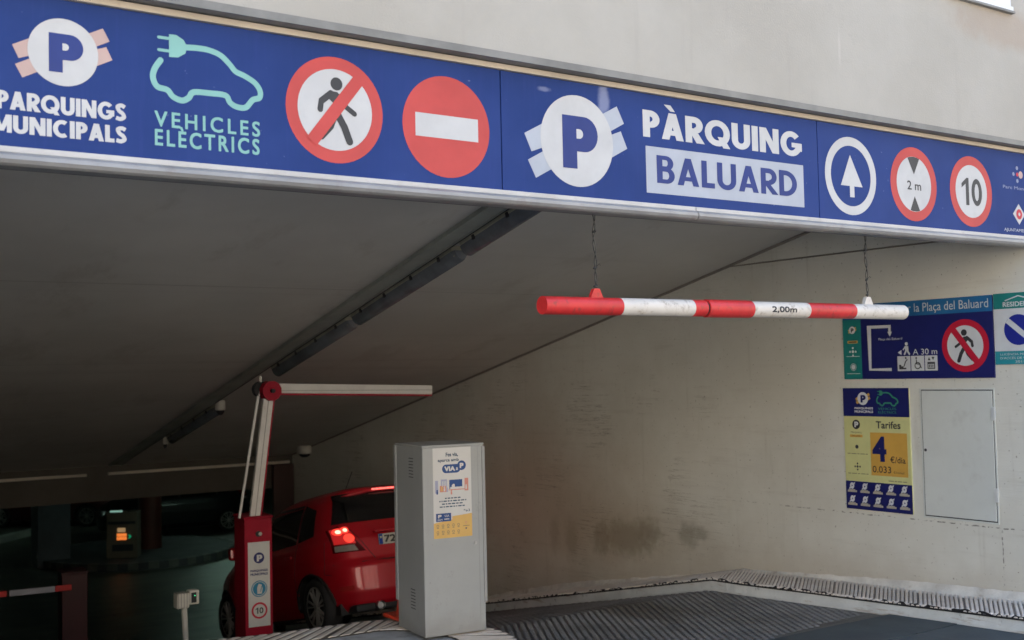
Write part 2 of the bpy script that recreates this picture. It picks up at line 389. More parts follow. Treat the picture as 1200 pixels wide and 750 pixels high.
def m_cab():
    g = NG('light_grey_powder_coat'); x, y, z = g.xyz(); n = g.noise(2.5, detail=6)
    c = g.mix(g.ramp(n, .3, .7), (.33, .345, .345), (.36, .375, .375))
    gr = g.math('MULTIPLY', g.ramp(g.math('ADD', z, g.math('MULTIPLY', g.noise(7, detail=6), .22)), .30, .10), .45)
    c = g.mix(gr, c, (.20, .185, .16))
    s1 = g.noise(2.2, g.mapping((1, 1, .6), rot=(.3, .5, 0)), detail=6, rough=.75); sc_ = g.math('MULTIPLY', g.ramp(g.math('ABSOLUTE', g.math('SUBTRACT', s1, .5)), .006, 0.), g.ramp(g.noise(3.1), .52, .6))
    c = g.mix(g.math('MULTIPLY', sc_, .5), c, (.24, .24, .23))
    c = g.mix(g.math('MULTIPLY', g.ramp(g.noise(34, detail=2), .70, .75), .4), c, (.22, .21, .19))
    g.bump(g.noise(3), .15, .01); return g.out(c, g.math('MULTIPLY_ADD', n, .2, .34))
CAB = m_cab()
CABS = plain('powder_coat_seam', (.30, .31, .315), .5, .05, 5)
GREYD = plain('grey_door_paint', (.62, .645, .62), .5, .05, 2, bump=.08, dirt=((.36, .35, .33), .3, 4))
BRED = plain('barrier_red_paint', (.30, .004, .02), .55, .1, 4, spec=.2)
BARR = plain('bar_red_film', (.60, .03, .03), .4, .1, 9, dirt=((.22, .04, .03), .8, 22))
BARW = plain('bar_white_film', (.66, .63, .58), .45, .06, 7, dirt=((.28, .23, .17), .8, 19))
ARMW = plain('barrier_arm_white', (.62, .60, .57), .45, .08, 6, dirt=((.4, .37, .33), .5, 6))
YEL = plain('poster_pale_yellow', (.60, .60, .28), .55, .05, 6)
ORA = plain('poster_amber', (.62, .36, .07), .55, .05, 6)
TEAL = plain('sign_teal_film', (.01, .20, .19), .5, .08, 5)
CYAN = plain('sign_mid_blue_film', (.012, .13, .33), .5, .06, 5)
NAVY = plain('sign_navy_film', (.008, .012, .12), .5, .08, 5)
WBLUE = plain('wall_sign_white', (.60, .62, .64), .5, .06, 5)
RED2 = plain('wall_sign_red', (.52, .012, .04), .45, .06, 5)
GREENL = plain('poster_green_line', (.04, .24, .15), .5, .06, 5)
PLAMP = plain('dusty_lamp_cover', (.17, .19, .215), .18, .2, 4, dirt=((.16, .15, .13), .5, 7), spec=.8)
LAMPH = plain('lamp_housing', (.33, .33, .26), .5, .15, 4)
TRAY = plain('grey_cable_tray', (.30, .32, .29), .6, .12, 3)
CABLE = plain('black_cable', (.02, .02, .02), .6, .2, 8)
IVORY = plain('ivory_plastic', (.55, .53, .48), .5, .06, 6)
INTW = plain('garage_wall_paint', (.24, .25, .23), .8, .15, .8)
CHROME = plain('brushed_steel', (.5, .5, .5), .3, .1, 12, metal=1.)
RIM = plain('dull_alloy', (.55, .54, .52), .35, .1, 10, metal=.6)

# ================================================================== SETTING: ground
def strip(name, x0, x1, ys, zf, mat, nx=1):
    b = MB(); vs = []; fs = []
    for y in ys:
        for i in range(nx+1): vs.append((x0+(x1-x0)*i/nx, y, zf(y)))
    for j in range(len(ys)-1):
        for i in range(nx):
            a = j*(nx+1)+i; fs.append((a, a+1, a+nx+2, a+nx+1))
    b.add(vs, fs); return tag(b.build(name, mat), kind='structure')
ASPH = plain('pale_paving', (.27, .26, .245), .9, .18, .6, bump=.4)
strip('street', -120, 120, [-150, Y0-.002], lambda y: -.02, ASPH)
strip('ramp', -3, XW+.3, [Y0, 5.2, 6, 6.8, YB, 9, 11, 13, 15, YE+.3], lambda y: fl(y)-.02, RAMP)
def m_gfloor():
    g = NG('sealed_garage_floor'); n = g.noise(1.0, g.mapping((1.1, 3.2, 1), rot=(0, 0, .6)), detail=8, rough=.75)
    c = g.mix(g.ramp(n, .35, .65), (.03, .032, .03), (.19, .185, .16))
    c = g.mix(g.math('MULTIPLY', g.ramp(g.noise(.35, detail=3), .45, .65), .6), c, (.05, .045, .035))
    g.bump(n, .8, .03); return g.out(c, g.math('MULTIPLY_ADD', n, .5, .12))
strip('garage_floor', -3, 18, [YE+.3, 22, 28, 40], lambda y: ZF-.02, m_gfloor())

# paving slabs at the foot of the ramp (each a piece of the pavement)
pave = tag(MB().build('pavement', SLAB), kind='structure')
bx = MB(); bx.box((-2.9, 3.2, -.10), (7.29, 5.55, -.078)); o = bx.build('mortar_bed', CONC, pave)
sw, sl = .92, .58
for j in range(4):
    y0 = 3.24+j*sl
    for i in range(6):
        x1 = 7.28-(i+(.5 if j % 2 else 0))*sw+.0; x0 = max(x1-sw, 2.2); x1 = min(x1, 7.28)
        if j % 2 and i == 0:
            bb = MB(); zz = fl(y0+.3)-.001
            bb.hexa([(7.28-.5*sw+.006, y0+.005, zz-.07), (7.28, y0+.005, zz-.07), (7.28, y0+sl-.005, zz-.07-.012), (7.28-.5*sw+.006, y0+sl-.005, zz-.082),
                     (7.28-.5*sw+.006, y0+.005, fl(y0)), (7.28, y0+.005, fl(y0)), (7.28, y0+sl-.005, fl(y0+sl)), (7.28-.5*sw+.006, y0+sl-.005, fl(y0+sl))]); bb.build('paving_slab', SLAB, pave)
        if x1-x0 < .1: continue
        bb = MB(); dz = random.uniform(-.003, .003)
        a, b_, c, d_ = x0+.005, x1-.005, y0+.005, y0+sl-.005
        bb.hexa([(a, c, -.07), (b_, c, -.07), (b_, d_, -.09), (a, d_, -.09), (a, c, fl(c)+dz), (b_, c, fl(c)+dz), (b_, d_, fl(d_)+dz), (a, d_, fl(d_)+dz)])
        bb.build('paving_slab', SLAB, pave)

# anti-slip lozenge surface of the ramp: thousands of little raised pads, one piece of stuff
def m_pad():
    g = NG('worn_lozenge_pad'); n = g.noise(1.6, detail=7, rough=.7)
    c = g.mix(g.ramp(n, .3, .7), (.10, .10, .10), (.21, .21, .212))
    c = g.mix(g.math('MULTIPLY', g.ramp(g.noise(.9, g.mapping((1.5, .5, 1)), detail=5), .5, .66), .7), c, (.07, .06, .05))
    g.bump(g.noise(60), .4, .003); return g.out(c, .5)
pb = MB(); PITX, PITY = .0310, .105
i = 0; x = 3.4
while x < 7.25:
    y = 5.56+(PITY/2 if i % 2 else 0)
    while y < 12.4:
        edge = 5.60+.10*(x-5.5) if x > 5.5 else 5.6
        if y > edge:
            sl_ = (fl(y+.03)-fl(y-.03))/.06; zz = fl(y); hx, hy = .0205, .034
            jx, jy = random.uniform(-.0015, .0015), random.uniform(-.003, .003)
            def pt(dx, dy, h): return (x+jx+dx, y+jy+dy, zz+sl_*dy+h)
            h0, h1 = -.0205, -.0125+random.uniform(-.001, .001); out = [(-hx, -hy*.12), (0, -hy), (hx, -hy*.12), (hx, hy*.12), (0, hy), (-hx, hy*.12)]
            vs = [pt(a, b_, h0) for a, b_ in out]+[pt(a*.72, b_*.82, h1) for a, b_ in out]
            pb.add(vs, [(6, 7, 8, 9, 10, 11)]+[(k, (k+1) % 6, 6+(k+1) % 6, 6+k) for k in range(6)])
        y += PITY
    i += 1; x += PITX
tag(pb.build('lozenge_paving', m_pad()), 'dark anti slip surface of raised lozenges covering the ramp', 'paving', kind='stuff')

# ------------------------------------------------------------------ ribbed kerbs
def offs(pts, k):   # tangent and normal along polyline
    a = Vector(pts[max(k-1, 0)]); b = Vector(pts[min(k+1, len(pts)-1)]); t = (b-a).normalized(); return t, Vector((t.y, -t.x))
def resample(pts, step):
    out = [Vector(pts[0])]; acc = 0
    for a, b in zip(pts, pts[1:]):
        a = Vector(a); b = Vector(b); L = (b-a).length; s = step-acc
        while s <= L: out.append(a.lerp(b, s/L)); s += step
        acc = (L-(s-step))
    return out
def smoothpoly(pts, n=8):
    P = [Vector(p) for p in pts]; Q = []
    for i in range(len(P)-1):
        p0, p1, p2, p3 = P[max(i-1,0)], P[i], P[i+1], P[min(i+2, len(P)-1)]
        for k in range(n):
            t = k/n; Q.append(.5*((2*p1)+(p2-p0)*t+(2*p0-5*p1+4*p2-p3)*t*t+(3*p1-p0-3*p2+p3)*t**3))
    return Q+[P[-1]]
def ribs(root, outer, inward, zo, zi, width, shear, pitch=.062, per=6, thick=.008, wid=.80):
    """tiles of raised ribs laid across a kerb. outer: plan polyline; inward +1/-1: side of the normal"""
    P = resample(outer, pitch/4)
    n = len(P); k = 0; step = 4; tile = 0
    while k+step*per+8 < n:
        bb = MB()
        for r in range(per):
            i0 = k+r*step
            j0 = max(0, min(n-1, int(i0+shear/(pitch/4))))
            lo = random.uniform(-.005, .005)
            wv = wid*step
            ring = []
            for (ii, off, zf_, drop) in ((i0, -.006+lo, zo, .006), (i0, .03, zo, 0), (j0, width-.02, zi, 0)):
                q = []
                for du in (0, wv):
                    kk = min(n-1, max(0, int(round(ii+du)))); t, nn = offs(P, kk); p = P[kk]+nn*inward*(off)
                    q.append((p.x, p.y, zf_(p.y)-drop+random.uniform(-.0008, .0008)))
                ring.append(q)
            vs = []
            for q in ring:
                a, b = Vector(q[0]), Vector(q[1]); m1 = a.lerp(b, .2)+Vector((0, 0, thick)); m2 = a.lerp(b, .8)+Vector((0, 0, thick))
                vs += [tuple(a), tuple(m1), tuple(m2), tuple(b)]
            fs = []
            for s_ in range(2):
                for c in range(3):
                    a = s_*4+c; fs += [(a, a+4, a+5, a+1)] if inward > 0 else [(a, a+1, a+5, a+4)]
            fs += [(0, 1, 2, 3), (11, 10, 9, 8)]
            bb.add(vs, fs)
        bb.build('ribbed_tile', RIB, root); k += step*per+1; tile += 1

# kerb along the right wall
kout = [(7.285, 3.4), (7.285, 4.5), (7.30, 5.2), (7.30, 6.2), (7.285, 7.0), (7.30, 7.55), (7.32, 9), (7.33, 10.5), (7.35, 13), (7.35, 16.6)]
ko = smoothpoly(kout, 8)
def kz(y): return fl(y)+(.088 if y > 5.6 else .088+.012*(5.6-y))
kb = MB(); n = len(ko); vs = []; prof = [(0, -.12), (0, .0), (.006, .066), (.016, .074), (.034, .074), (.035, .078), (.45, .085)]
for p in ko:
    for dx, dz in prof:
        wob = random.uniform(-.004, .004) if dx < .02 else 0
        vs.append((p.x+dx+wob, p.y, fl(p.y)+dz+(kz(p.y)-fl(p.y)-.088)))
m_ = len(prof); fs = [(i*m_+k, i*m_+k+1, (i+1)*m_+k+1, (i+1)*m_+k) for i in range(n-1) for k in range(m_-1)]
kb.add(vs, [f[::-1] for f in fs if f[0] % m_ != 4]); 
kerb = tag(kb.build('kerb', KERB), kind='structure')
kg = MB(); gv = []
for p in resample([tuple(q) for q in ko], .03):     # dark broken gap between kerb stone and tiles
    h = random.choice((.014, .020, .030, .036)); gv += [(p.x-.002, p.y, kz(p.y)-.022), (p.x-.004, p.y, kz(p.y)-.024+h)]
kg.add(gv, [(i, i+1, i+3, i+2) for i in range(0, len(gv)-2, 2)]); kg.build('joint', DARK, kerb)
bed = MB(); bv = []
for p in ko: bv += [(p.x+.012, p.y, kz(p.y)-.006), (7.715, p.y, kz(p.y)+.027)]
bed.add(bv, [(i, i+1, i+3, i+2) for i in range(0, len(bv)-2, 2)]); bed.build('tile_bed', plain('dark_tile_bed', (.24, .20, .17), .9, .2, 6), kerb)
ribs(kerb, [tuple(p) for p in ko], 1, lambda y: kz(y)-.002, lambda y: kz(y)+.03, .40, .26, pitch=.038, per=10)
mo = MB(); prev = []
pts = resample([(7.70, 3.5), (7.70, 16.5)], .07); n = len(pts); vs = []
for p in pts:
    a = .030+.016*math.sin(p.y*2.7)+random.uniform(-.005, .005); hgt = .045+.03*math.sin(p.y*1.3+1)+random.uniform(-.006, .006)
    z = kz(p.y)+.022
    vs += [(XW-a-.035, p.y, z), (XW-a*.6, p.y, z+hgt*.45), (XW-.004, p.y, z+hgt)]
mo.add(vs, [f for i in range(n-1) for f in ((i*3, i*3+1, i*3+4, i*3+3), (i*3+1, i*3+2, i*3+5, i*3+4))], 0, True)
mo.build('mortar_fillet', MORTAR, kerb)

# traffic island the ticket machine stands on
isl_pts = [(2.9, 6.28), (3.7, 6.36), (4.2, 6.42), (4.50, 6.50), (4.64, 6.64), (4.70, 6.85), (4.69, 7.1), (4.58, 7.45), (4.36, 7.72), (4.12, 7.85), (3.8, 7.88), (3.35, 7.93), (2.9, 8.04), (2.4, 8.12), (1.95, 7.8), (1.6, 7.3), (1.7, 6.6), (2.1, 6.3)]
ip = smoothpoly(isl_pts, 6)
ib = MB(); ib.poly([(p.x, p.y) for p in ip], -.022); ob = [(p.x, p.y, -.022) for p in ip]; lo = [(p.x, p.y, -.6) for p in ip]; n = len(ip)
ib.add(ob+lo, [(i, (i+1) % n, n+(i+1) % n, n+i) for i in range(n)]); island = tag(ib.build('traffic_island', ISL), kind='structure')
bd = MB(); q = [(p.x, p.y) for p in ip]; bi_ = []
for k_ in range(len(ip)):
    t_, n_ = offs([tuple(p) for p in ip], k_); bi_.append((ip[k_].x-n_.x*.40, ip[k_].y-n_.y*.40))
n_ = len(ip); bd.add([(x, y, -.020) for x, y in q]+[(x, y, -.0195) for x, y in bi_], [(k, k+1, n_+k+1, n_+k) for k in range(n_-1)]); bd.build('tile_bed', plain('island_tile_bed', (.13, .11, .09), .9, .2, 6), island)
ribs(island, [tuple(p) for p in ip], -1, lambda y: -.020, lambda y: -.016, .40, .34, pitch=.094, per=5, thick=.006, wid=.78)

# ================================================================== BUILDING SHELL
bld = empty('car_park_building', (6, 4.5, 0), 'beige rendered building over the car park entrance, above the blue sign', 'building')
def part(b, name, mats, parent): 
    o = b.build(name, mats, parent); o.matrix_parent_inverse = Matrix.Translation(-parent.location) if parent.rotation_euler.z == 0 else parent.matrix_world.inverted(); return o
b = MB(); b.box((-14, 4.50, 3.345), (6.0, 4.9, 10)); b.box((6.0, 4.50, 3.345), (7.44, 4.9, 4.25)); b.box((6.0, 4.50, 5.5), (7.44, 4.9, 10)); b.box((7.44, 4.50, 3.345), (22, 4.9, 10))
b.box((-14, 4.50, -.5), (.2, 4.9, 3.345)); b.box((7.80, 4.503, -.5), (22, 4.9, 3.345))
part(b, 'facade', FACADE, bld)
b = MB(); b.box((-14, 4.9, 9.6), (22, 44, 10)); b.box((-14, 4.9, -3), (-13.6, 44, 9.6)); b.box((21.6, 4.9, -3), (22, 44, 9.6)); b.box((-13.6, 43.6, -3), (21.6, 44, 9.6)); b.box((-13.6, 4.9, -3.2), (21.6, 43.6, -3.0))
part(b, 'outer_shell', CONC, bld)
b = MB(); b.box((-2.6, 4.478, 3.308), (7.9, 4.558, 3.343)); part(b, 'flashing', ZINC, bld)
b = MB(); b.box((-2.6, 4.60, 2.66), (XW, 4.88, 3.342)); part(b, 'lintel', CONC, bld)
# window
wn = MB(); wn.box((5.9, 4.475, 4.245), (7.46, 4.53, 4.275)); wn.box((7.25, 4.485, 4.278), (7.445, 4.56, 5.5)); wn.box((6.0, 4.485, 5.44), (7.25, 4.56, 5.5)); wn.box((6.0, 4.49, 4.278), (7.25, 4.56, 4.315)); wn.box((6.0, 4.485, 4.315), (6.06, 4.56, 5.44))
wo = part(wn, 'window', plain('white_window_frame', (.72, .74, .76), .35, .03, 4), bld)
wp = MB(); wp.box((6.06, 4.52, 4.315), (7.25, 4.535, 5.44)); g = NG('curtained_pane'); g.out((.35, .38, .41), .08)
po = wp.build('pane', g.m, wo)
ws = MB(); ws.box((5.88, 4.468, 4.228), (7.47, 4.50, 4.243)); ws.build('drip_sill', ZINC, wo)

# unseen houses added behind the camera, toned to bounce sunlight into the ramp
SHUT = plain('shutter_brown', (.12, .08, .05), .6, .1, 3)
for (xa, xb, hgt, colr, lb) in ((-70, -5, 11, (.74, .70, .62), 'long cream house added across the street to bounce light in, left of the entrance'), (-5, 14, 9, (.33, .31, .27), 'grey house added straight across the street to hold back bounced light'), (14, 50, 12, (.30, .27, .23), 'tan house added across the street to hold back bounced light, right of the entrance')):
    oh = empty('added_house', ((xa+xb)/2, -13, 0), lb, 'building')
    b = MB(); b.box((xa, -22, -.1), (xb, -13, hgt)); part(b, 'wall', plain('bounce_render', colr, .9, .08, .6), oh)
    for fz in (1.0, 4.4, 7.2):
        kx = xa+2.5
        while kx < xb-2:
            b = MB(); b.box((kx-.6, -13.0, fz), (kx+.6, -12.96, fz+1.6)); part(b, 'window', SHUT, oh); kx += 4.5

# tunnel walls and ceiling
wl = empty('ramp_side_wall', (XW, 7, 0), 'stained beige concrete wall on the right side of the ramp', 'wall')
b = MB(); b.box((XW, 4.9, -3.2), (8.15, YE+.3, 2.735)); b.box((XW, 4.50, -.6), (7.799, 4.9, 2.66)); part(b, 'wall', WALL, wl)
b = MB(); b.box((XW, 4.9, 2.75), (8.15, 7.8, 4.2)); part(b, 'upper_wall', WALL, wl)
b = MB(); b.box((XW+.03, 4.9, 2.735), (8.1, 7.8, 2.75)); part(b, 'groove', plain('groove_grey', (.26, .24, .21), .8, .1, 5), wl)
lw = MB(); lw.box((-.1, 4.9, -3.1), (.2, 43, 4.2)); lwo = lw.build('unseen_left_wall', plain('shading_wall_dark', (.06, .06, .055), .85, .15, .8)); tag(lwo, 'unseen dark wall set along the left side of the ramp to shade the ceiling', 'wall')  # out of view; moved in and darkened to shade the left of the ceiling
cb = MB(); ya, yb = 4.884, YE+.02
cb.hexa([(-3, ya, cz(ya)), (XW+.2, ya, cz(ya)), (XW+.2, yb, cz(yb)), (-3, yb, cz(yb)), (-3, ya, cz(ya)+.3), (XW+.2, ya, cz(ya)+.3), (XW+.2, yb, cz(yb)+.3), (-3, yb, cz(yb)+.3)])
tag(cb.build('ceiling', CEIL), kind='structure')
jb = MB(); jb.tube([(XW-.006, ya, cz(ya)-.008), (XW-.006, yb, cz(yb)-.008)], .014, 6); jo = jb.build('corner_joint', plain('brown_sealant', (.24, .215, .19), .8, .1, 5), None); tag(jo, 'dark sealant joint where sloping ceiling meets the right wall', 'joint')
# beam across the foot of the ramp with its pale conduit
bm_ = empty('concrete_beam', (3, YE, .1), 'grey concrete beam across the bottom of the ramp under the ceiling', 'beam')
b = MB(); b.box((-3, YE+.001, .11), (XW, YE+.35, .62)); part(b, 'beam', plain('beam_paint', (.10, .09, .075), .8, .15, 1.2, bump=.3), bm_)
for (xa, xb) in ((-3, 4.55), (4.85, 7.66)):
    b = MB(); b.box((xa, YE-.045, .475), (xb, YE-.002, .515), bevel=.006); part(b, 'conduit', plain('pale_conduit', (.62, .56, .47), .5, .08, 4), bm_)
cl = MB(); cl.box((7.36, YE-.1, ZF), (7.70, YE-.003, .47), bevel=.01); tag(cl.build('door_jamb', plain('dark_brown_paint', (.07, .035, .03), .5, .1, 3)), 'dark brown pillar against the right wall below the beam end', 'pillar')

# garage room beyond
rm = MB(); rm.box((-3, YE+.35, .62), (18, 43, .9)); rm.box((18, YE+.3, -3), (18.3, 43, .9)); rm.box((8.15, YE, -3), (18, YE+.3, .9)); rm.box((-3, 40, -3), (18, 40.3, .62))
tag(rm.build('garage_walls', INTW), kind='structure')
# ================================================================== SIGN BOARD
sg = empty('entrance_sign', (3, D, 2.7), 'long blue sign board over the entrance with car park name and traffic symbols', 'sign')
SF = frame((0, D, 0), (1, 0, 0), (0, 0, 1))     # local x = world X, local y = world Z, faces the street
SF.translation = Vector((0, D, 0))
def sgp(b, name, mats): return part(b, name, mats, sg)
for xa, xb in ((-1.42, .867), (.873, 3.163), (3.169, 5.455), (5.461, 7.75)):
    b = MB(); b.box((xa, D, 2.69), (xb, D+.035, 3.276), bevel=.002); sgp(b, 'panel', BLUE)
b = MB(); b.box((-1.45, D-.018, 3.277), (7.8, D+.03, 3.304), bevel=.003); sgp(b, 'top_trim', CREAM)
for xa, xb in ((-1.45, 4.43), (4.436, 7.8)):
    b = MB(); b.box((xa, D-.014, 2.668), (xb, D+.03, 2.691), bevel=.003); sgp(b, 'white_trim', TRIMW)
    b = MB()
    pr = [(D-.020, 2.667), (D-.032, 2.655), (D-.034, 2.640), (D-.026, 2.626), (D-.012, 2.618), (D+.05, 2.616), (D+.05, 2.667)]
    vs = [(x, y, z) for x in (xa, xb) for y, z in pr]; k = len(pr)
    b.add(vs, [(i, (i+1) % k, k+(i+1) % k, k+i) for i in range(k)], 0, False); b.add(vs, [tuple(range(k))[::-1], tuple(range(k, 2*k))]); sgp(b, 'bottom_trim', TRIMG)
e1, e2, e3 = .0010, .0020, .0030
def ten(b, x0, y0, x1, y1, d, m):
    """the number 10 with a flagged 1"""
    W = x1-x0; H = y1-y0; t = W*.155
    xs = x0+W*.20; b.poly([(xs, y0), (xs+t, y0), (xs+t, y1), (xs+t*.35, y1), (x0, y1-H*.22), (x0, y1-H*.38), (xs, y1-H*.22)], d, m)
    cx = x0+W*.74; a_, c_ = W*.26, H*.5; n = 32; q = [(cx+a_*math.cos(2*pi*k/n), y0+c_+c_*math.sin(2*pi*k/n), d+.0001) for k in range(n)]; i_ = [(cx+(a_-t)*math.cos(2*pi*k/n), y0+c_+(c_-t*.95)*math.sin(2*pi*k/n), d+.0001) for k in range(n)]
    b.add(q+i_, [(k, (k+1) % n, n+(k+1) % n, n+k) for k in range(n)], m)
def noped(b, cx, cy, R_, flip=False, d0=e1, ms=(0, 1, 2)):
    """no pedestrians: ring, bar and walking figure. ms = red, white, black"""
    r, wht, blk = ms; b.disc(cx, cy, R_*.985, d0, r); b.disc(cx, cy, R_*.755, d0+e1, wht)
    s = -1 if flip else 1; k = R_/.2385
    F_ = [(.000,.088),(.030,.070),(.052,.035),(.074,.018),(.112,-.008),(.097,-.017),(.050,.004),(.026,-.022)]
    def P(pts): return [(cx+s*x*k, cy+y*k) for x, y in pts]
    b.disc(cx+s*.006*k, cy+.116*k, .029*k, d0+2*e1, blk, 24)
    b.poly(P([(-.022,.082),(.010,.080),(.038,.050),(.028,.0),(.022,-.03),(-.016,-.03),(-.012,.03),(-.03,.045),(-.060,.02)]), d0+2*e1, blk)
    b.stroke(P([(-.022,.072),(-.068,.034),(-.074,-.004)]), .027*k, d0+2*e1, blk)
    b.stroke(P([(.022,.062),(.052,.018),(.092,-.008)]), .024*k, d0+2*e1, blk)
    b.stroke(P([(.010,-.02),(.042,-.072),(.066,-.134)]), .034*k, d0+2*e1, blk)
    b.stroke(P([(-.004,-.02),(-.026,-.075),(-.070,-.122)]), .032*k, d0+2*e1, blk)
    a = math.radians(52 if not flip else 128); L = R_*.79; ux, uy = math.cos(a), math.sin(a); hw = R_*.12
    b.poly([(cx-ux*L-uy*hw, cy-uy*L+ux*hw), (cx-ux*L+uy*hw, cy-uy*L-ux*hw), (cx+ux*L+uy*hw, cy+uy*L-ux*hw), (cx+ux*L-uy*hw, cy+uy*L+ux*hw)], d0+3*e1, r)
def bigP(b, x0, y0, x1, y1, d, m, hole):
    """heavy geometric P with its small half-round counter"""
    W, H = x1-x0, y1-y0; R_ = H*.335; sx = x1-R_*.98
    pts = [(x0, y0), (x0+W*.40, y0), (x0+W*.40, y1-2*R_), (sx, y1-2*R_)]
    for k in range(1, 14): a = -pi/2+pi*k/14; pts.append((sx+R_*.98*math.cos(a), y1-R_+R_*math.sin(a)))
    pts += [(sx, y1), (x0, y1)]; b.poly(pts, d, m)
    r2 = R_*.27; hx = x0+W*.39
    q = [(hx, y1-R_-r2), (hx+W*.08, y1-R_-r2)]+[(hx+W*.08+r2*math.cos(-pi/2+pi*k/8), y1-R_+r2*math.sin(-pi/2+pi*k/8)) for k in range(1, 8)]+[(hx+W*.08, y1-R_+r2), (hx, y1-R_+r2)]
    b.poly(q, d+.001, hole)
def plogo(b, cx, cy, R_, disc, bars, ink, d=e1, bars_on=True):
    k = R_/.23
    if bars_on:
        for s in (1, -1):
            for pts in ([(.10,.12),(.262,.205),(.308,.120),(.12,.02)], [(.17,.035),(.285,.078),(.326,-.008),(.16,-.095)]):
                b.poly([(cx+s*x*k, cy+s*y*k) for x, y in pts], d, bars)
    b.disc(cx, cy, R_, d+e1, disc); bigP(b, cx-.095*k, cy-.14*k, cx+.13*k, cy+.125*k, d+2*e1, ink, disc)
# logo with the words below
b = MB(SF); plogo(b, 1.136, 3.072, .130, 0, 1, 2); sgp(b, 'parking_logo', [WHITE, PINK, SBLUE])
b = MB(SF); b.heavy('PARQUINGS', .898, 2.831, 1.372, 2.900, .25, .06, e1, 0); b.heavy('MUNICIPALS', .880, 2.743, 1.374, 2.810, .25, .06, e1, 0); sgp(b, 'lettering', WHITE)
# electric car with plug cable
EC = [(1.51,3.094),(1.487,3.058),(1.479,3.021),(1.496,2.986),(1.537,2.977),(1.56,2.952),(1.597,2.941),(1.625,2.956),(1.645,2.981),(1.712,2.985),(1.78,2.984),(1.799,2.957),(1.828,2.942),(1.868,2.944),(1.899,2.979),(1.929,2.992),(1.932,3.021),(1.91,3.052),(1.865,3.076),(1.825,3.09),(1.801,3.115),(1.762,3.148),(1.713,3.163),(1.665,3.165),(1.613,3.161)]
def ecar(b, M_, wd, d, m):
    b.stroke([M_(x, y) for x, y in EC], wd, d, m, sub=5)
    pl = [(1.545,3.205),(1.575,3.206),(1.605,3.19),(1.62,3.165),(1.612,3.135),(1.582,3.115),(1.545,3.112)]; b.poly([M_(*p) for p in pl], d+.0004, m)
    for yy in (3.187, 3.136): b.stroke([M_(1.503, yy), M_(1.548, yy)], wd*.5, d+.0002, m)
b = MB(SF); ecar(b, lambda x, y: (x, y), .024, e1, 0); sgp(b, 'electric_car_symbol', MINT)
b = MB(SF); b.text('VEHICLES', 1.484, 2.825, 1.930, 2.889, e1, 0, .016, 1.35); b.text('ELÈCTRICS', 1.485, 2.748, 1.927, 2.832, e1, 0, .014, 1.3); sgp(b, 'lettering', MINT)
b = MB(SF); noped(b, 2.282, 2.980, .2385); sgp(b, 'no_pedestrians_symbol', [RED, WHITE, BLACK])
b = MB(SF); b.disc(2.857, 2.965, .2385, e1, 0); b.rect(2.686, 2.909, 3.030, 3.018, e2, 1); sgp(b, 'no_entry_symbol', [RED, WHITE])
b = MB(SF); plogo(b, 3.632, 2.975, .2330, 0, 1, 2); sgp(b, 'parking_logo', [WHITE, PALE, SBLUE])
b = MB(SF); b.heavy('PÀRQUING', 4.075, 3.044, 5.318, 3.188, .25, .07, e1, 0, .30); sgp(b, 'lettering', WHITE)
b = MB(SF); b.rect(4.090, 2.747, 5.324, 2.996, e1, 0); b.heavy('BALUARD', 4.165, 2.804, 5.264, 2.953, .205, .10, e2, 1); sgp(b, 'name_box', [PALE, SBLUE])
b = MB(SF); b.ring(5.757, 2.968, .240, .186, e1, 0); b.poly([(5.753,3.098),(5.659,2.906),(5.742,2.906),(5.742,2.838),(5.784,2.838),(5.784,2.906),(5.863,2.906)], e1, 0); sgp(b, 'ahead_arrow_symbol', WHITE)
b = MB(SF); b.disc(6.377, 2.965, .2385, e1, 0); b.disc(6.377, 2.965, .178, e2, 1)
b.poly([(6.317,3.132),(6.345,3.139),(6.377,3.142),(6.409,3.139),(6.438,3.132),(6.378,3.028)], e3, 2); b.poly([(6.378,2.888),(6.330,2.796),(6.355,2.790),(6.40,2.790),(6.428,2.796)], e3, 2)
b.text('2 m', 6.305, 2.927, 6.448, 2.985, e3, 2, .012); sgp(b, 'height_limit_symbol', [RED, WHITE, BLACK])
b = MB(SF); b.disc(6.999, 2.963, .2385, e1, 0); b.disc(6.999, 2.963, .178, e2, 1); ten(b, 6.888, 2.868, 7.118, 3.052, e3, 2); sgp(b, 'speed_limit_symbol', [RED, WHITE, BLACK])
LAVS = plain('dull_lavender_film', (.24, .28, .42), .6, .05, 5)
b = MB(SF)
for dx, dy, m in ((0, .045, 0), (-.045, .0, 0), (.042, 0, 1), (0, -.045, 0), (.0, 0, 2)): b.disc(7.553+dx, 3.123+dy, .014 if m != 1 else .026, e1+m*.0003, m, 20)
b.text('Parc Montjuïc', 7.373, 3.008, 7.74, 3.038, e1, 0, .01); tag(sgp(b, 'park_emblem', [LAVS, PINK, RED2]), kind='stuff'); b = MB(SF); b.poly([(7.555,2.916),(7.482,2.843),(7.555,2.770),(7.628,2.843)], e1, 3); b.disc(7.557, 2.843, .036, e2, 4, 24); b.disc(7.557, 2.843, .012, e3, 3, 16)
b.text('AJUNTAMENT DE', 7.368, 2.712, 7.74, 2.740, e1, 0, .01); sgp(b, 'city_emblem', [PALE, PINK, RED2, WHITE, RED2])

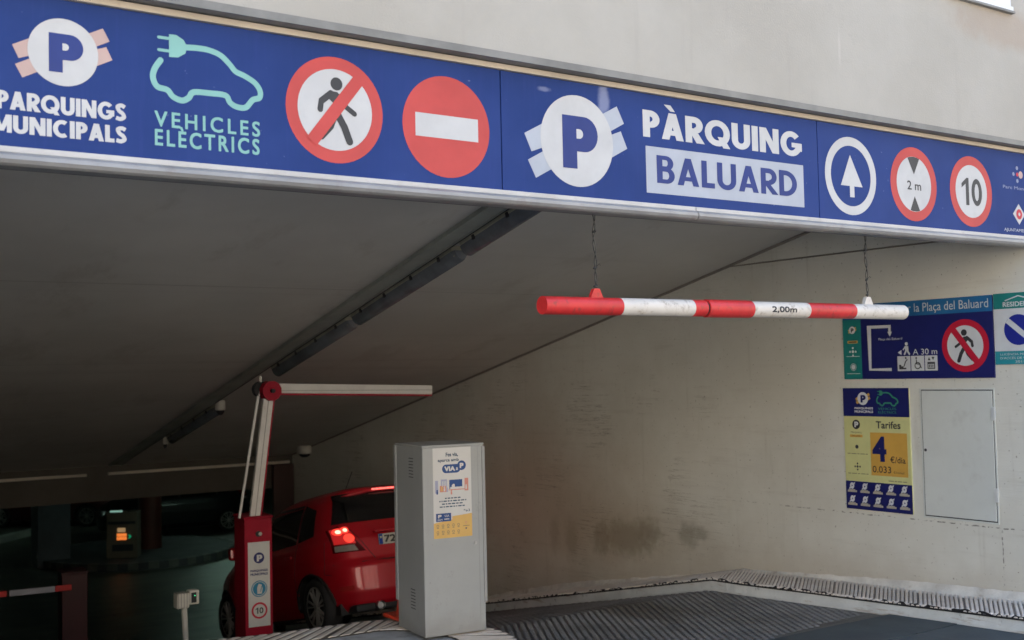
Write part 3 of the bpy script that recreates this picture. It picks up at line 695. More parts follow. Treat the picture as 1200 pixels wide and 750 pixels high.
# ================================================================== HEIGHT BAR
hb = empty('height_limit_bar', (4.9, 4.65, 2.147), 'red and white height limit bar reading 2,00m hanging on wires under the sign', 'height bar')
HY, HZ, rr = 4.65, 2.147, .0465
segs = [(3.455, 3.957, 0), (3.957, 4.472, 1), (4.472, 4.568, 0), (4.583, 4.932, 0), (4.932, 5.412, 1), (5.412, 5.835, 0), (5.835, 6.340, 1)]
for xa, xb, m in segs:
    b = MB(); r = rr if xa != 4.583 else rr+.004
    b.tube([(xa, HY, HZ), (xb-.0005, HY, HZ)], r, 28); part(b, 'bar_section', [BARR, BARW][m], hb, ).__setitem__('label', ['red', 'white'][m]+' section of the bar')
b = MB(); b.tube([(4.566, HY, HZ), (4.585, HY, HZ)], rr-.006, 24); part(b, 'sleeve_gap', DARK, hb)
b = MB(frame((0, HY, HZ), (1, 0, 0), (0, 0, 1))); 
tb = MB(); tb.text('2,00m', 5.075, -.021, 5.285, .019, 0, 0, .028)
vv = [(x, y-.001, math.sqrt(max(0, rr*rr-(y)**2))+.0012) for x, y, z in tb.v]; b.add(vv, tb.f); part(b, 'lettering', BLACK, hb)
for xc, m, ztop in ((3.803, BARR, 2.63), (5.990, BARW, 2.62)):
    b = MB(); w_ = .045
    pts = [(xc-w_, HZ+rr-.01), (xc+w_, HZ+rr-.01), (xc+.018, HZ+rr+.045), (xc-.018, HZ+rr+.045)]
    b.hexa([(pts[0][0], HY-.012, pts[0][1]), (pts[1][0], HY-.012, pts[1][1]), (pts[1][0], HY+.012, pts[1][1]), (pts[0][0], HY+.012, pts[0][1]),
            (pts[3][0], HY-.012, pts[3][1]), (pts[2][0], HY-.012, pts[2][1]), (pts[2][0], HY+.012, pts[2][1]), (pts[3][0], HY+.012, pts[3][1])]); part(b, 'lug', m, hb)
    b = MB(); z0 = HZ+rr+.028; Z = [z0+(2.66-z0)*i/14 for i in range(15)]
    for ph in (0, 2.3): b.tube([(xc+.006*math.sin(i*1.1+ph)+.004*math.sin(i*.5), HY+.004*math.cos(i*1.3+ph), zz) for i, zz in enumerate(Z)], .0028, 6)
    for k in (1, 4, 10): b.tube([(xc-.013, HY-.002, Z[k]-.004), (xc, HY, Z[k]), (xc+.013, HY+.002, Z[k]+.003)], [.004, .008, .004], 7)
    b.tube([(xc, HY, Z[4]), (xc+.02, HY-.01, Z[4]+.022), (xc+.026, HY-.012, Z[4]+.012)], .002, 5)
    part(b, 'hanging_wire', CABLE, hb)

# ================================================================== WALL SIGNS (on the right wall)
WF = frame((XW, 0, 0), (0, -1, 0), (0, 0, 1))     # local x = -Y
def WX(y): return -y
def wall_thing(name, loc, label, cat, group=None):
    return empty(name, loc, label, cat, group)
# information sign
s1 = wall_thing('wall_sign', (XW, 5.56, 2.0), 'dark blue wall sign with route arrow, lift icons and no pedestrians circle', 'sign')
b = MB(); b.box((XW-.012, 4.885, 1.702), (XW, 6.235, 2.305), bevel=.002); part(b, 'board', NAVY, s1)
b = MB(WF); h = .012
b.rect(-6.235, 2.188, -4.885, 2.305, h+.001, 0); b.text('Accés vianants per la Plaça del Baluard', -6.20, 2.195, -4.915, 2.283, h+.003, 1, .0, 1.0); part(b, 'header', [CYAN, WBLUE], s1)
b = MB(WF); b.rect(-6.235, 1.703, -6.055, 2.186, h+.001, 0)
plogo(b, -6.14, 2.10, .030, 1, 2, 3, h+.002); b.rect(-6.19, 1.993, -6.09, 2.014, h+.002, 2); b.rect(-6.18, 1.999, -6.10, 2.008, h+.003, 3)
for q in range(4): a = q*pi/2; b.disc(-6.14+.028*math.cos(a), 1.925+.03*math.sin(a), .009, h+.002, 1, 10)
b.disc(-6.14, 1.925, .012, h+.002, 1, 12); b.disc(-6.14, 1.80, .02, h+.002, 1, 12); b.ring(-6.14, 1.80, .030, .026, h+.002, 1, 12)
for yy in (1.885, 1.745): b.rect(-6.205, yy, -6.075, yy+.004, h+.002, 1)
part(b, 'side_band', [TEAL, WBLUE, ORA, BLACK], s1)
b = MB(WF); b.stroke([(-5.767, 2.115), (-5.975, 2.117), (-5.975, 1.777), (-5.772, 1.775)], .024, h+.001, 0, cap=False); b.stroke([(-5.779, 2.115), (-5.779, 2.07)], .022, h+.0014, 0, cap=False)
b.poly([(-5.80, 2.073), (-5.757, 2.073), (-5.778, 2.035)], h+.001, 0); b.text('Plaça del Baluard', -5.886, 2.003, -5.665, 2.026, h+.001, 0, 0)
b.text('A 30 m', -5.572, 1.886, -5.356, 1.930, h+.001, 0, 0); b.poly([(-5.71, 1.906), (-5.675, 1.925), (-5.675, 1.887)], h+.001, 0)
b.disc(-5.628, 1.972, .014, h+.001, 0, 14); b.poly([(-5.645,1.955),(-5.612,1.955),(-5.61,1.915),(-5.64,1.915)], h+.001, 0); b.stroke([(-5.632,1.92),(-5.65,1.888)], .014, h+.0014, 0, cap=False); b.stroke([(-5.622,1.92),(-5.60,1.888)], .014, h+.0014, 0, cap=False); b.stroke([(-5.64,1.95),(-5.66,1.925)], .009, h+.0014, 0, cap=False)
for k, (xa, xb) in enumerate(((-5.715, -5.597), (-5.590, -5.473), (-5.466, -5.356))):
    b.rect(xa, 1.762, xb, 1.877, h+.001, 0)
    if k == 0: b.poly([(xa+.015, 1.775), (xa+.08, 1.775), (xa+.08, 1.787), (xa+.055, 1.787), (xa+.055, 1.799), (xa+.035, 1.799), (xa+.035, 1.811), (xa+.015, 1.811)], h+.002, 1); b.stroke([(xa+.06, 1.80), (xa+.075, 1.835), (xa+.09, 1.85)], .009, h+.002, 1); b.disc(xa+.078, 1.862, .008, h+.002, 1, 10)
    if k == 1: b.ring(xa+.058, 1.802, .028, .020, h+.002, 1, 20); b.stroke([(xa+.048, 1.845), (xa+.050, 1.815), (xa+.075, 1.813), (xa+.09, 1.785)], .009, h+.0025, 1); b.disc(xa+.047, 1.860, .008, h+.002, 1, 10)
    if k == 2:
        b.rect(xa+.022, 1.775, xa+.088, 1.828, h+.002, 1); b.rect(xa+.030, 1.782, xa+.080, 1.812, h+.003, 0)
        for q in range(3): b.rect(xa+.036+q*.015, 1.785, xa+.044+q*.015, 1.808, h+.004, 1)
        b.poly([(xa+.025, 1.84), (xa+.05, 1.84), (xa+.0375, 1.866)], h+.002, 1); b.poly([(xa+.06, 1.866), (xa+.085, 1.866), (xa+.0725, 1.84)], h+.002, 1)
part(b, 'route_print', [WBLUE, BLACK], s1)
b = MB(WF); noped(b, -5.117, 1.943, .199, True, h+.001); part(b, 'no_pedestrians_symbol', [RED2, WBLUE, BLACK], s1)
# no parking sign
s2 = wall_thing('no_parking_sign', (XW, 4.7, 2.0), 'no parking plate at the right edge, blue disc with white bar under a teal header', 'sign')
b = MB(); b.box((XW-.012, 4.50, 1.795), (XW, 4.876, 2.31), bevel=.002); part(b, 'board', WBLUE, s2)
b = MB(WF); b.rect(-4.875, 2.197, -4.505, 2.309, h+.001, 0); b.text('RESIDENTS', -4.80, 2.21, -4.55, 2.245, h+.002, 1, .02); b.stroke([(-4.78, 2.255), (-4.68, 2.285), (-4.58, 2.255)], .008, h+.002, 1); b.rect(-4.875, 1.797, -4.505, 1.892, h+.001, 2)
b.text('LLICÈNCIA MUNICIPAL', -4.835, 1.862, -4.53, 1.880, h+.002, 1); b.text('D\'ACCÉS DE VEHICLES', -4.835, 1.834, -4.53, 1.854, h+.002, 1); b.text('2011', -4.72, 1.808, -4.65, 1.824, h+.002, 1)
b.disc(-4.688, 2.043, .110, h+.001, 3); a = math.radians(-40); L = .108; hw = .02
b.poly([(-4.688+math.cos(a)*s*L-math.sin(a)*t*hw, 2.043+math.sin(a)*s*L+math.cos(a)*t*hw) for s, t in ((-1,-1),(1,-1),(1,1),(-1,1))], h+.002, 1)
part(b, 'print', [TEAL, WBLUE, plain('teal_band', (.02, .25, .30), .5, .06, 5), plain('disc_blue', (.01, .02, .26), .5, .06, 5)], s2)
# tariff sign
s3 = wall_thing('price_sign', (XW, 5.94, 1.1), 'yellow and blue price list reading Tarifes 4 €/dia beside the wall door', 'sign')
b = MB(); b.box((XW-.010, 5.625, .65), (XW, 6.258, 1.630), bevel=.002); part(b, 'board', YEL, s3)
h = .010
b = MB(WF); b.rect(-6.258, 1.402, -5.625, 1.630, h+.001, 0); plogo(b, -6.06, 1.545, .052, 1, 2, 3, h+.002)
b.text('PARQUINGS', -6.145, 1.456, -5.965, 1.476, h+.002, 1, .03); b.text('MUNICIPALS', -6.145, 1.430, -5.965, 1.450, h+.002, 1, .03)
sx = .20/.46
ecar(b, lambda x, y: (-5.925+(x-1.479)*sx, 1.49+(y-2.94)*sx*1.05), .012, h+.002, 4); b.text('VEHICLES', -5.915, 1.456, -5.745, 1.474, h+.002, 4); b.text('ELÈCTRICS', -5.915, 1.428, -5.745, 1.450, h+.002, 4)
part(b, 'header', [NAVY, WBLUE, ORA, NAVY, GREENL], s3)
b = MB(WF); b.text('Tarifes', -5.942, 1.308, -5.711, 1.366, h+.002, 0, .015); part(b, 'price_title', BLACK, s3); b = MB(WF)
b.disc(-6.135, 1.335, .038, h+.002, 0, 24); bigP(b, -6.152, 1.313, -6.112, 1.358, h+.0035, 1, 0); b.text('PÀRQUING', -6.19, 1.262, -6.085, 1.280, h+.002, 0); b.rect(-6.20, 1.232, -6.075, 1.253, h+.002, 2); b.text('BALUARD', -6.18, 1.236, -6.095, 1.250, h+.003, 0)
SP = [BLACK, WBLUE, ORA, plain('fine_print_grey', (.25, .25, .14), .5, .05, 5)]; part(b, 'logo_print', SP, s3); b = MB(WF); b.disc(-6.135, 1.155, .016, h+.002, 0, 16); part(b, 'emblem_print', SP, s3); b = MB(WF)
for q in range(4): a = q*pi/2; b.disc(-6.135+.024*math.cos(a), .995+.024*math.sin(a), .008, h+.002, 0, 10)
b.disc(-6.135, .995, .010, h+.002, 0, 12); part(b, 'cross_emblem_print', SP, s3); b = MB(WF)
for yy in (1.095, .935):
    xx = -6.23
    for wd in (.03, .05, .022, .045, .02): b.rect(xx, yy, xx+wd, yy+.007, h+.002, 3); xx += wd+.008
xx = -5.84
for wd in (.05, .02, .04, .035): b.rect(xx, .893, xx+wd, .900, h+.002, 3); xx += wd+.008
tag(part(b, 'fine_print', SP, s3), kind='stuff')
b = MB(WF); b.rect(-6.002, .933, -5.655, 1.275, h+.001, 0); b.text('4', -5.985, 1.045, -5.85, 1.245, h+.002, 1, .03); b.text('€/dia', -5.817, 1.040, -5.675, 1.092, h+.002, 2, .008); b.text('0.033', -5.988, .957, -5.812, 1.010, h+.002, 2, .008); b.text('€/minut', -5.79, .957, -5.69, .977, h+.002, 2)
part(b, 'price_panel', [ORA, NAVY, plain('ink_brown', (.06, .05, .04), .5, .05, 5)], s3)
b = MB(WF); b.rect(-6.258, .651, -5.625, .876, h+.001, 0)
for row in range(2):
    for k in range(5):
        cx, cy = -6.196+k*.125, .838-row*.105
        b.disc(cx, cy, .022, h+.002, 1, 16, ry=.026); b.disc(cx, cy, .009, h+.003, 0, 3); b.poly([(cx+.008, cy+.02), (cx+.03, cy+.03), (cx+.026, cy+.012)], h+.002, 1); b.poly([(cx-.008, cy-.02), (cx-.03, cy-.03), (cx-.026, cy-.012)], h+.002, 1)
        b.rect(cx-.046, cy-.052, cx+.046, cy-.036, h+.002, 2); b.rect(cx-.036, cy-.036, cx+.03, cy-.029, h+.002, 2)
part(b, 'car_park_list', [NAVY, WBLUE, plain('list_sand', (.42, .38, .30), .5, .05, 5)], s3)
# metal door in wall
s4 = wall_thing('wall_cabinet_door', (XW, 5.21, .65), 'pale grey metal service door with two hinges let into the right wall', 'door')
b = MB(); 
for a_, b2 in (((XW-.006, 4.902, .640), (XW, 5.532, .652)), ((XW-.006, 4.902, 1.616), (XW, 5.532, 1.628)), ((XW-.006, 5.520, .652), (XW, 5.532, 1.616)), ((XW-.006, 4.902, .652), (XW, 4.912, 1.616))): b.box(a_, b2)
part(b, 'frame', GREYD, s4)
b = MB(); b.box((XW-.002, 4.9121, .6521), (XW-.0005, 5.5199, 1.6159)); part(b, 'gap', DARK, s4)
b = MB(); b.box((XW-.010, 4.918, .660), (XW-.0025, 5.513, 1.609), bevel=.003); dl = part(b, 'leaf', GREYD, s4)
b = MB(WF); b.disc(-5.492, 1.155, .012, .0115, 0, 16); b.build('lock', BLACK, dl)
for zz in (1.44, .85):
    b = MB(); b.box((XW-.022, 4.893, zz-.05), (XW-.0055, 4.925, zz+.05), bevel=.004); part(b, 'hinge', plain('pale_hinge', (.58, .6, .6), .4, .05, 8), s4)

# ================================================================== CEILING LAMPS, tray, detectors
cdir = Vector((.041, 1, -.2235)).normalized(); cn = Vector((0, -.2235, -1)).normalized()   # along the run / down from the ceiling
cx_ = cdir.cross(cn).normalized()
if cx_.x < 0: cx_ = -cx_
def lampX(y): return 4.600+.041*(y-6.56)
def CF(y, dx=0.): 
    return Matrix.Translation((lampX(y)+dx, y, cz(y))) @ Matrix((cx_, cdir, cn)).transposed().to_4x4()   # local: x right, y along, z down
tr = empty('cable_tray', (4.5, 6.5, cz(6.5)), 'grey cable tray running down the ceiling beside the lamps', 'cable tray')
b = MB(CF(4.95)); b.box((-.20, 0, .0), (-.035, 12.3, .028), bevel=.004); part(b, 'tray', TRAY, tr)
b = MB(CF(4.95)); b.box((-.20, 0, .028), (-.185, 12.3, .036)); b.box((-.05, 0, .028), (-.035, 12.3, .036)); part(b, 'rail', TRAY, tr)
b = MB(CF(4.95)); b.tube([(-.018, 0, .02), (-.016, 5, .024), (-.02, 12.3, .02)], .011, 8); part(b, 'cable', CABLE, tr)
lab = ['ceiling lamp nearest the street, half hidden behind the sign', 'second ceiling lamp from the street, above the ramp middle', 'third ceiling lamp from the street, above the barrier hinge', 'farthest dark ceiling lamp, near the beam at the ramp foot']
for q, (ya_, yb_) in enumerate(((5.42, 7.28), (7.36, 9.20), (9.28, 11.14), (12.98, 14.85))):
    L = (yb_-ya_)*1.025
    lo = empty('ceiling_lamp', (lampX(ya_), ya_, cz(ya_)), lab[q], 'lamp', 'unlit tube lamps in a row along the ramp ceiling')
    b = MB(CF(ya_)); b.box((.005, .02, .0), (.155, L-.02, .045), bevel=.008); part(b, 'housing', LAMPH, lo)
    b = MB(CF(ya_)); k = 9; pr = [(.012+.136*(i/(k-1)), .045+.080*math.sin(pi*i/(k-1))**.6) for i in range(k)]; vs = []
    ys = [(.0, .86), (.03, 1.), (L-.03, 1.), (L, .86)]
    for yy, sc_ in ys: vs += [(.08+(x-.08)*sc_, yy, .045+(z-.045)*sc_) for x, z in pr]
    b.add(vs, [(i*k+j, i*k+j+1, (i+1)*k+j+1, (i+1)*k+j) for i in range(3) for j in range(k-1)], 0, True); b.add(vs, [tuple(range(k)), tuple(range(3*k, 4*k))[::-1]])
    part(b, 'cover', PLAMP, lo)
    for t in (.12, .37, .63, .88):
        b = MB(CF(ya_)); b.box((-.004, L*t-.014, .03), (.012, L*t+.014, .066), bevel=.003); part(b, 'clip', DARK, lo)
    b = MB(CF(ya_)); b.tube([(.03, .03, .072), (.05, .03, .09), (.10, .035, .095)], .014, 8); part(b, 'end_gland', plain('grey_gland', (.24, .22, .18), .5, .1, 9), lo)
def dome(x, y, z, name, label, r=.06):
    o = empty(name, (x, y, z), label, 'detector')
    b = MB(); b.tube([(0, 0, .02), (0, 0, -.02), (0, 0, -.09), (0, 0, -.10)], [r*.9, r*1.05, r*1.1, r*.95], 20); b.build('cover', IVORY, o)
    b = MB(); b.tube([(0, 0, -.10), (0, 0, -.13), (0, 0, -.155)], [r*.9, r*.75, r*.35], 18); b.build('lens', DARK, o); return o
d1 = dome(4.92, 12.85, cz(12.85)-.0, 'smoke_detector', 'small ivory detector on the ceiling by the far lamp', .055)
d2 = dome(7.585, 16.35, cz(16.35)-.02, 'smoke_detector', 'round ivory detector in the corner of ceiling and right wall', .105)
d3 = dome(4.98, 14.95, cz(14.95)-.0, 'smoke_detector', 'faint grey detector beyond the farthest ceiling lamp', .032)

# ================================================================== TICKET MACHINE on the island
ca = -.113
tm = empty('ticket_machine', (4.125, 6.985, -.001), 'tall grey metal machine housing with a parking app poster on its front', 'machine', rz=ca)
W_, Dp, Ht = .473, .47, 1.318
b = MB(); b.box((0, 0, .0), (W_, Dp, Ht-.012), bevel=.006); b.build('body', CAB, tm)
b = MB(); b.box((-.004, -.004, Ht-.012), (W_+.006, Dp+.012, Ht+.004), bevel=.004); b.build('top_plate', CAB, tm)
b = MB(); b.box((-.007, Dp-.01, .19), (W_+.014, Dp+.03, Ht-.013), bevel=.004); b.build('rear_cover', CAB, tm)
b = MB(); b.box((W_-.045, -.0015, .02), (W_-.041, -.0005, Ht-.02)); b.box((W_-.012, -.006, .20), (W_+.012, .02, Ht-.02), bevel=.003); b.build('door_edge', CABS, tm)
for zz0 in (1.09, .17):
    for k in range(7): b = MB(); b.box((-.0016, .16, zz0+k*.022), (-.0004, .235, zz0+k*.022+.006)); b.build('vent_slot', BLACK, tm)
PF = frame((0, 0, 0), (1, 0, 0), (0, 0, 1))
PW = plain('poster_white', (.60, .60, .59), .5, .03, 5); PNAV = plain('poster_navy', (.012, .06, .22), .5, .05, 5); PINKP = plain('poster_coral', (.60, .25, .20), .5, .05, 5); LAV = plain('poster_lavender', (.36, .38, .52), .5, .05, 5); INK = plain('poster_ink', (.03, .07, .13), .5, .05, 5); PYE = plain('poster_yellow', (.66, .42, .13), .5, .05, 5)
x0, x1, zt, zb = .078, .375, 1.300, .672
def pu(u): return x0+(x1-x0)*u
def pv(v): return zt+(zb-zt)*v
b = MB(PF); b.rect(x0, zb, x1, zt, .0012, 0); part_ = b
b.poly([(x0, zb), (x1, zb), (x1, pv(.745)), (pu(.48), pv(.765)), (pu(.48), pv(.80)), (x0, pv(.83))], .002, 4)
b.text('Fes via,', pu(.34), pv(.105), pu(.66), pv(.055), .002, 1, .02); b.text('aparca amb', pu(.13), pv(.165), pu(.68), pv(.120), .002, 1, .02)
# VIA P badge
for uu in (.34, .62): b.disc(pu(uu), pv(.235), .030, .002, 2, 24)
b.rect(pu(.34), pv(.235)-.030, pu(.62), pv(.235)+.030, .0022, 2); b.disc(pu(.75), pv(.205), .034, .0021, 2, 28)
b.text('VIA', pu(.30), pv(.262), pu(.575), pv(.208), .003, 0, .04); b.text('a', pu(.60), pv(.255), pu(.655), pv(.225), .003, 0, .03); b.text('P', pu(.70), pv(.235), pu(.80), pv(.178), .003, 0, .05)
# street scene: towers, figures, van
for u0, v0, u1, v1, m in ((.05, .36, .13, .50, 3), (.20, .35, .36, .44, 3), (.42, .36, .76, .46, 2), (.44, .44, .80, .475, 0), (.82, .35, .92, .49, 5), (.17, .42, .34, .49, 5)):
    b.rect(pu(u0), pv(v1), pu(u1), pv(v0), .002+.0004*(m == 0), m)
b.poly([(pu(.48), pv(.455)), (pu(.56), pv(.455)), (pu(.56), pv(.41)), (pu(.52), pv(.405)), (pu(.48), pv(.42))], .003, 0)
b.rect(pu(.40), pv(.475), pu(.82), pv(.465), .0028, 5)
for u_, v_, m in ((.22, .455, 4), (.29, .46, 0), (.47, .50, 5), (.36, .47, 3), (.10, .49, 2), (.86, .45, 0)):
    b.disc(pu(u_), pv(v_)+.012, .006, .0032, m, 10); b.rect(pu(u_)-.006, pv(v_)-.014, pu(u_)+.006, pv(v_)+.006, .0032, m)
for k in range(3): b.rect(pu(.235+.04*k), pv(.43), pu(.255+.04*k), pv(.37), .003, 0)
# unreadable small print: lines of ink dashes
rnd = random.Random(3)
for r_, (ua, ub) in enumerate(((.30, .72), (.15, .86), (.22, .78), (.16, .84))):
    u_ = ua; vz = .555+r_*.031
    while u_ < ub-.03:
        wd = rnd.uniform(.03, .10); wd = min(wd, ub-u_); b.rect(pu(u_), pv(vz+.013), pu(u_+wd), pv(vz), .002, 1); u_ += wd+.022
b.text('*e3', pu(.78), pv(.725), pu(.95), pv(.695), .002, 1, .01)
b.rect(pu(.06), pv(.815), pu(.45), pv(.725), .003, 2); b.text('P', pu(.11), pv(.775), pu(.20), pv(.738), .004, 0, .05); b.text('BSM', pu(.10), pv(.806), pu(.22), pv(.785), .004, 0); b.text('VIA', pu(.27), pv(.768), pu(.40), pv(.742), .004, 0); b.rect(pu(.27), pv(.795), pu(.40), pv(.785), .004, 0)
for r_ in range(2):
    for k in range(5):
        cx, cy = pu(.10+k*.135), pv(.862+.07*r_); b.ring(cx, cy, .009, .0065, .003, 1, 14); b.rect(cx-.008, cy-.017, cx+.008, cy-.014, .003, 1)
b.ring(pu(.84), pv(.845), .008, .0055, .003, 5, 14); b.disc(pu(.84), pv(.91), .006, .003, 1, 12); b.rect(pu(.76), pv(.882), pu(.93), pv(.878), .003, 1)
b.build('poster', [PW, INK, PNAV, LAV, PYE, PINKP], tm)

b = MB(); b.tube([(W_-.075, -.001, .62), (W_-.075, -.008, .62)], .011, 14); b.build('lock', CHROME, tm)
# cone behind the machine
cn_ = empty('traffic_cone', (4.385, 7.62, .008), 'red cone standing half hidden behind the grey machine', 'cone')
CO = plain('cone_red_orange', (.55, .05, .02), .5, .1, 8)
b = MB(); b.box((-.16, -.16, 0), (.16, .16, .03), bevel=.01); b.build('base', CO, cn_)
b = MB(); b.tube([(0, 0, .025), (0, 0, .12), (0, 0, .26), (0, 0, .42)], [.12, .105, .07, .03], 24); b.build('cone', CO, cn_)
b = MB(); b.tube([(0, 0, .20), (0, 0, .29)], [.0885, .0665], 24, cap=False); b.build('band', BARW, cn_)

# ================================================================== BARRIERS
def barrier_post(name, loc, rz, label, h=1.2, lens=True, sticker=True, BRED=BRED):
    o = empty(name, loc, label, 'barrier', rz=rz); w_, d_ = .25, .34
    b = MB(); b.box((0, 0, 0), (w_, d_, h-.02), bevel=.008); b.build('post', BRED, o)
    b = MB(); b.box((-.008, -.008, h-.02), (w_+.008, d_+.008, h), bevel=.006); b.build('cap', BRED, o)
    if sticker:
        f = frame((0, 0, 0), (1, 0, 0), (0, 0, 1)); b = MB(f); sw0, sw1, z0, z1 = .030, .225, .235, .975
        b.rect(sw0, z0, sw1, z1, .0015, 0); c = (sw0+sw1)/2; b.disc(c, .835, .048, .003, 1, 28); bigP(b, c-.02, .805, c+.03, .862, .0045, 0, 1)
        b.text('PARQUINGS', sw0+.02, .712, sw1-.02, .734, .003, 1, .03); b.text('MUNICIPALS', sw0+.02, .682, sw1-.02, .704, .003, 1, .03)
        b.disc(c, .565, .072, .003, 2, 32); b.ring(c, .565, .064, .058, .0045, 0, 32); b.poly([(c-.018, .52), (c+.022, .52), (c+.030, .565), (c+.020, .60), (c-.005, .61), (c-.02, .575)], .0045, 0); b.stroke([(c+.022, .585), (c+.01, .54)], .006, .006, 2)
        b.disc(c, .375, .072, .003, 3, 32); b.disc(c, .375, .055, .0045, 0, 32); ten(b, c-.036, .348, c+.034, .402, .006, 4)
        b.build('sticker', [plain('sticker_white', (.56, .56, .54), .5, .05, 6), NAVY, plain('sticker_blue', (.015, .20, .36), .5, .05, 6), RED2, BLACK], o)
    if lens:
        b = MB(); b.tube([(w_*.5, .0, 1.045), (w_*.5, -.012, 1.045)], .026, 18); b.build('lamp_ring', DARK, o)
        b = MB(); b.tube([(w_*.56, -.012, 1.045), (w_*.56, -.02, 1.045)], [.016, .010], 14); b.build('lens', IVORY, o)
    return o
bp = barrier_post('barrier', (3.955, 9.79, -.60), -.12, 'red barrier with raised folding white arm and PARQUINGS MUNICIPALS sticker')
bp.location.z = -.605
bi = rel(bp, Matrix.Identity(4))
def warm(pts): return [tuple(bi @ Vector(p)) for p in pts]
def arm_box(pa, pb, wdt, dep, mat, name, parent, off=0., up_=None, frac=(-.5, .5)):
    pa, pb = bi @ Vector(pa), bi @ Vector(pb); d = (pb-pa).normalized(); n = Vector((0, 1, 0)); s = d.cross(n).normalized(); n = s.cross(d)
    b = MB(); q = []
    lo_, hi_ = frac[0]*wdt, frac[1]*wdt
    for p in (pa, pb):
        for (a, c) in ((lo_, -dep/2), (hi_, -dep/2), (hi_, dep/2), (lo_, dep/2)): q.append(tuple(p+s*a+n*(c+off)))
    b.hexa(q); return b.build(name, mat, parent)
A0, A1 = (4.075, 9.85, .58), (4.222, 9.85, 1.665)
B0, B1 = (4.29, 9.85, 1.722), (5.93, 9.85, 1.665)
arm_box(A0, A1, .088, .05, ARMW, 'lower_arm', bp); arm_box(A0, A1, .012, .052, BRED, 'arm_edge', bp, frac=(-4.9, -3.7)).location = (0, 0, 0)
arm_box(A0, A1, .006, .003, plain('arm_groove', (.3, .28, .26), .5, .1, 8), 'arm_groove', bp, off=-.0275)
arm_box((3.945, 9.88, .58), (4.145, 9.88, 1.70), .020, .02, ARMW, 'tie_rod', bp)
arm_box(B0, B1, .086, .05, ARMW, 'boom', bp); arm_box(B0, B1, .018, .052, BRED, 'boom_edge', bp, frac=(-3.45, -2.45))
arm_box((4.30, 9.85, 1.70), B1, .005, .003, plain('boom_groove', (.32, .3, .28), .5, .1, 8), 'boom_groove', bp, off=-.0275)
b = MB(); b.tube(warm([(4.235, 9.79, 1.700), (4.235, 9.89, 1.700)]), .092, 12, smooth=False); b.build('hinge', BRED, bp)
b = MB(); b.tube(warm([(4.165, 9.87, 1.715), (4.165, 9.93, 1.715)]), .07, 14); b.build('hinge_motor', DARK, bp); b = MB(); b.tube(warm([(4.235, 9.76, 1.700), (4.235, 9.80, 1.700)]), .02, 10); b.build('hinge_pin', DARK, bp)
b = MB(bi); b.tube([(4.155, 9.86, 1.78), (4.155, 9.86, 1.835)], .01, 8); b.build('end_stop', IVORY, bp)
# second barrier, left, boom down
b2 = barrier_post('barrier', (3.08, 12.5, fl(12.5)), -.12, 'dark red barrier at the left edge with its boom lowered', h=1.02, lens=False, sticker=False, BRED=plain('barrier_dark_red', (.045, .004, .008), .5, .1, 4))
b = MB()
for k, (xa, xb, m) in enumerate(((-2.6, -.62, 0), (-.62, -.52, 1), (-.50, -.07, 2), (-.07, .09, 1))):
    bb = MB(); bb.box((xa, -.055, .845), (xb-.001, -.025, .905), bevel=.008); bb.build('boom_section', [ARMW, BARR, plain('blue_grey_boom', (.36, .38, .46), .45, .06, 6)][m], b2)
# white detector post by the ramp
dp = empty('detector_post', (3.285, 9.43, -.50), 'small white sensor head with a dark lens on a short post', 'sensor')
b = MB(); b.tube([(.02, 0, -.05), (.0, 0, .46)], .024, 14); b.build('post', IVORY, dp)
b = MB(); b.box((-.075, -.05, .455), (.03, .05, .575), bevel=.012); b.build('head', IVORY, dp)
for k in range(4):
    b = MB(); b.box((-.068+k*.024, -.054, .452), (-.060+k*.024, .054, .579), bevel=.002); b.build('fin', plain('fin_grey', (.35, .34, .31), .5, .05, 6), dp)
b = MB(); b.box((.03, -.045, .475), (.115, .045, .590), bevel=.012); b.build('hood', IVORY, dp)
b = MB(); b.box((.045, -.050, .49), (.088, -.044, .573), bevel=.003); b.build('lens', DARK, dp)
b = MB(); b.box((.070, -.053, .545), (.076, -.0495, .551)); b.build('indicator', emit('green_indicator', (.1, .9, .4), .8), dp)

# ================================================================== CAR
GLASS = NG('tinted_glass'); GLASS.b.inputs['IOR'].default_value = 1.5; GLASS = GLASS.out((.006, .007, .008), .04, 0, 0, .8)
TYRE = plain('tyre_rubber', (.02, .02, .021), .75, .15, 20); TRIMB = plain('black_plastic', (.015, .015, .016), .55, .2, 10)
def lerp_tab(tab, z):
    if z <= tab[0][0]: return tab[0][1]
    for (a, va), (c, vc) in zip(tab, tab[1:]):
        if z <= c: t = (z-a)/(c-a); return va+(vc-va)*t
    return tab[-1][1]
HWT = [(.20, .78), (.30, .82), (.45, .84), (.62, .8475), (.80, .835), (.92, .81), (.98, .785), (1.10, .75), (1.25, .70), (1.38, .645), (1.46, .58), (1.50, .50), (1.525, .34), (1.53, .22)]
RRT = [(.20, .09), (.28, .03), (.40, .0), (.66, .0), (.70, .03), (.73, .065), (.80, .075), (.95, .095), (1.05, .14), (1.20, .20), (1.35, .265), (1.43, .305), (1.48, .30), (1.51, .42), (1.53, .60)]
FFT = [(.20, 3.82), (.30, 3.88), (.45, 3.90), (.60, 3.88), (.72, 3.82), (.82, 3.68), (.92, 3.45), (1.00, 3.05), (1.15, 2.75), (1.30, 2.45), (1.42, 2.15), (1.48, 1.95), (1.51, 1.7), (1.53, 1.3)]
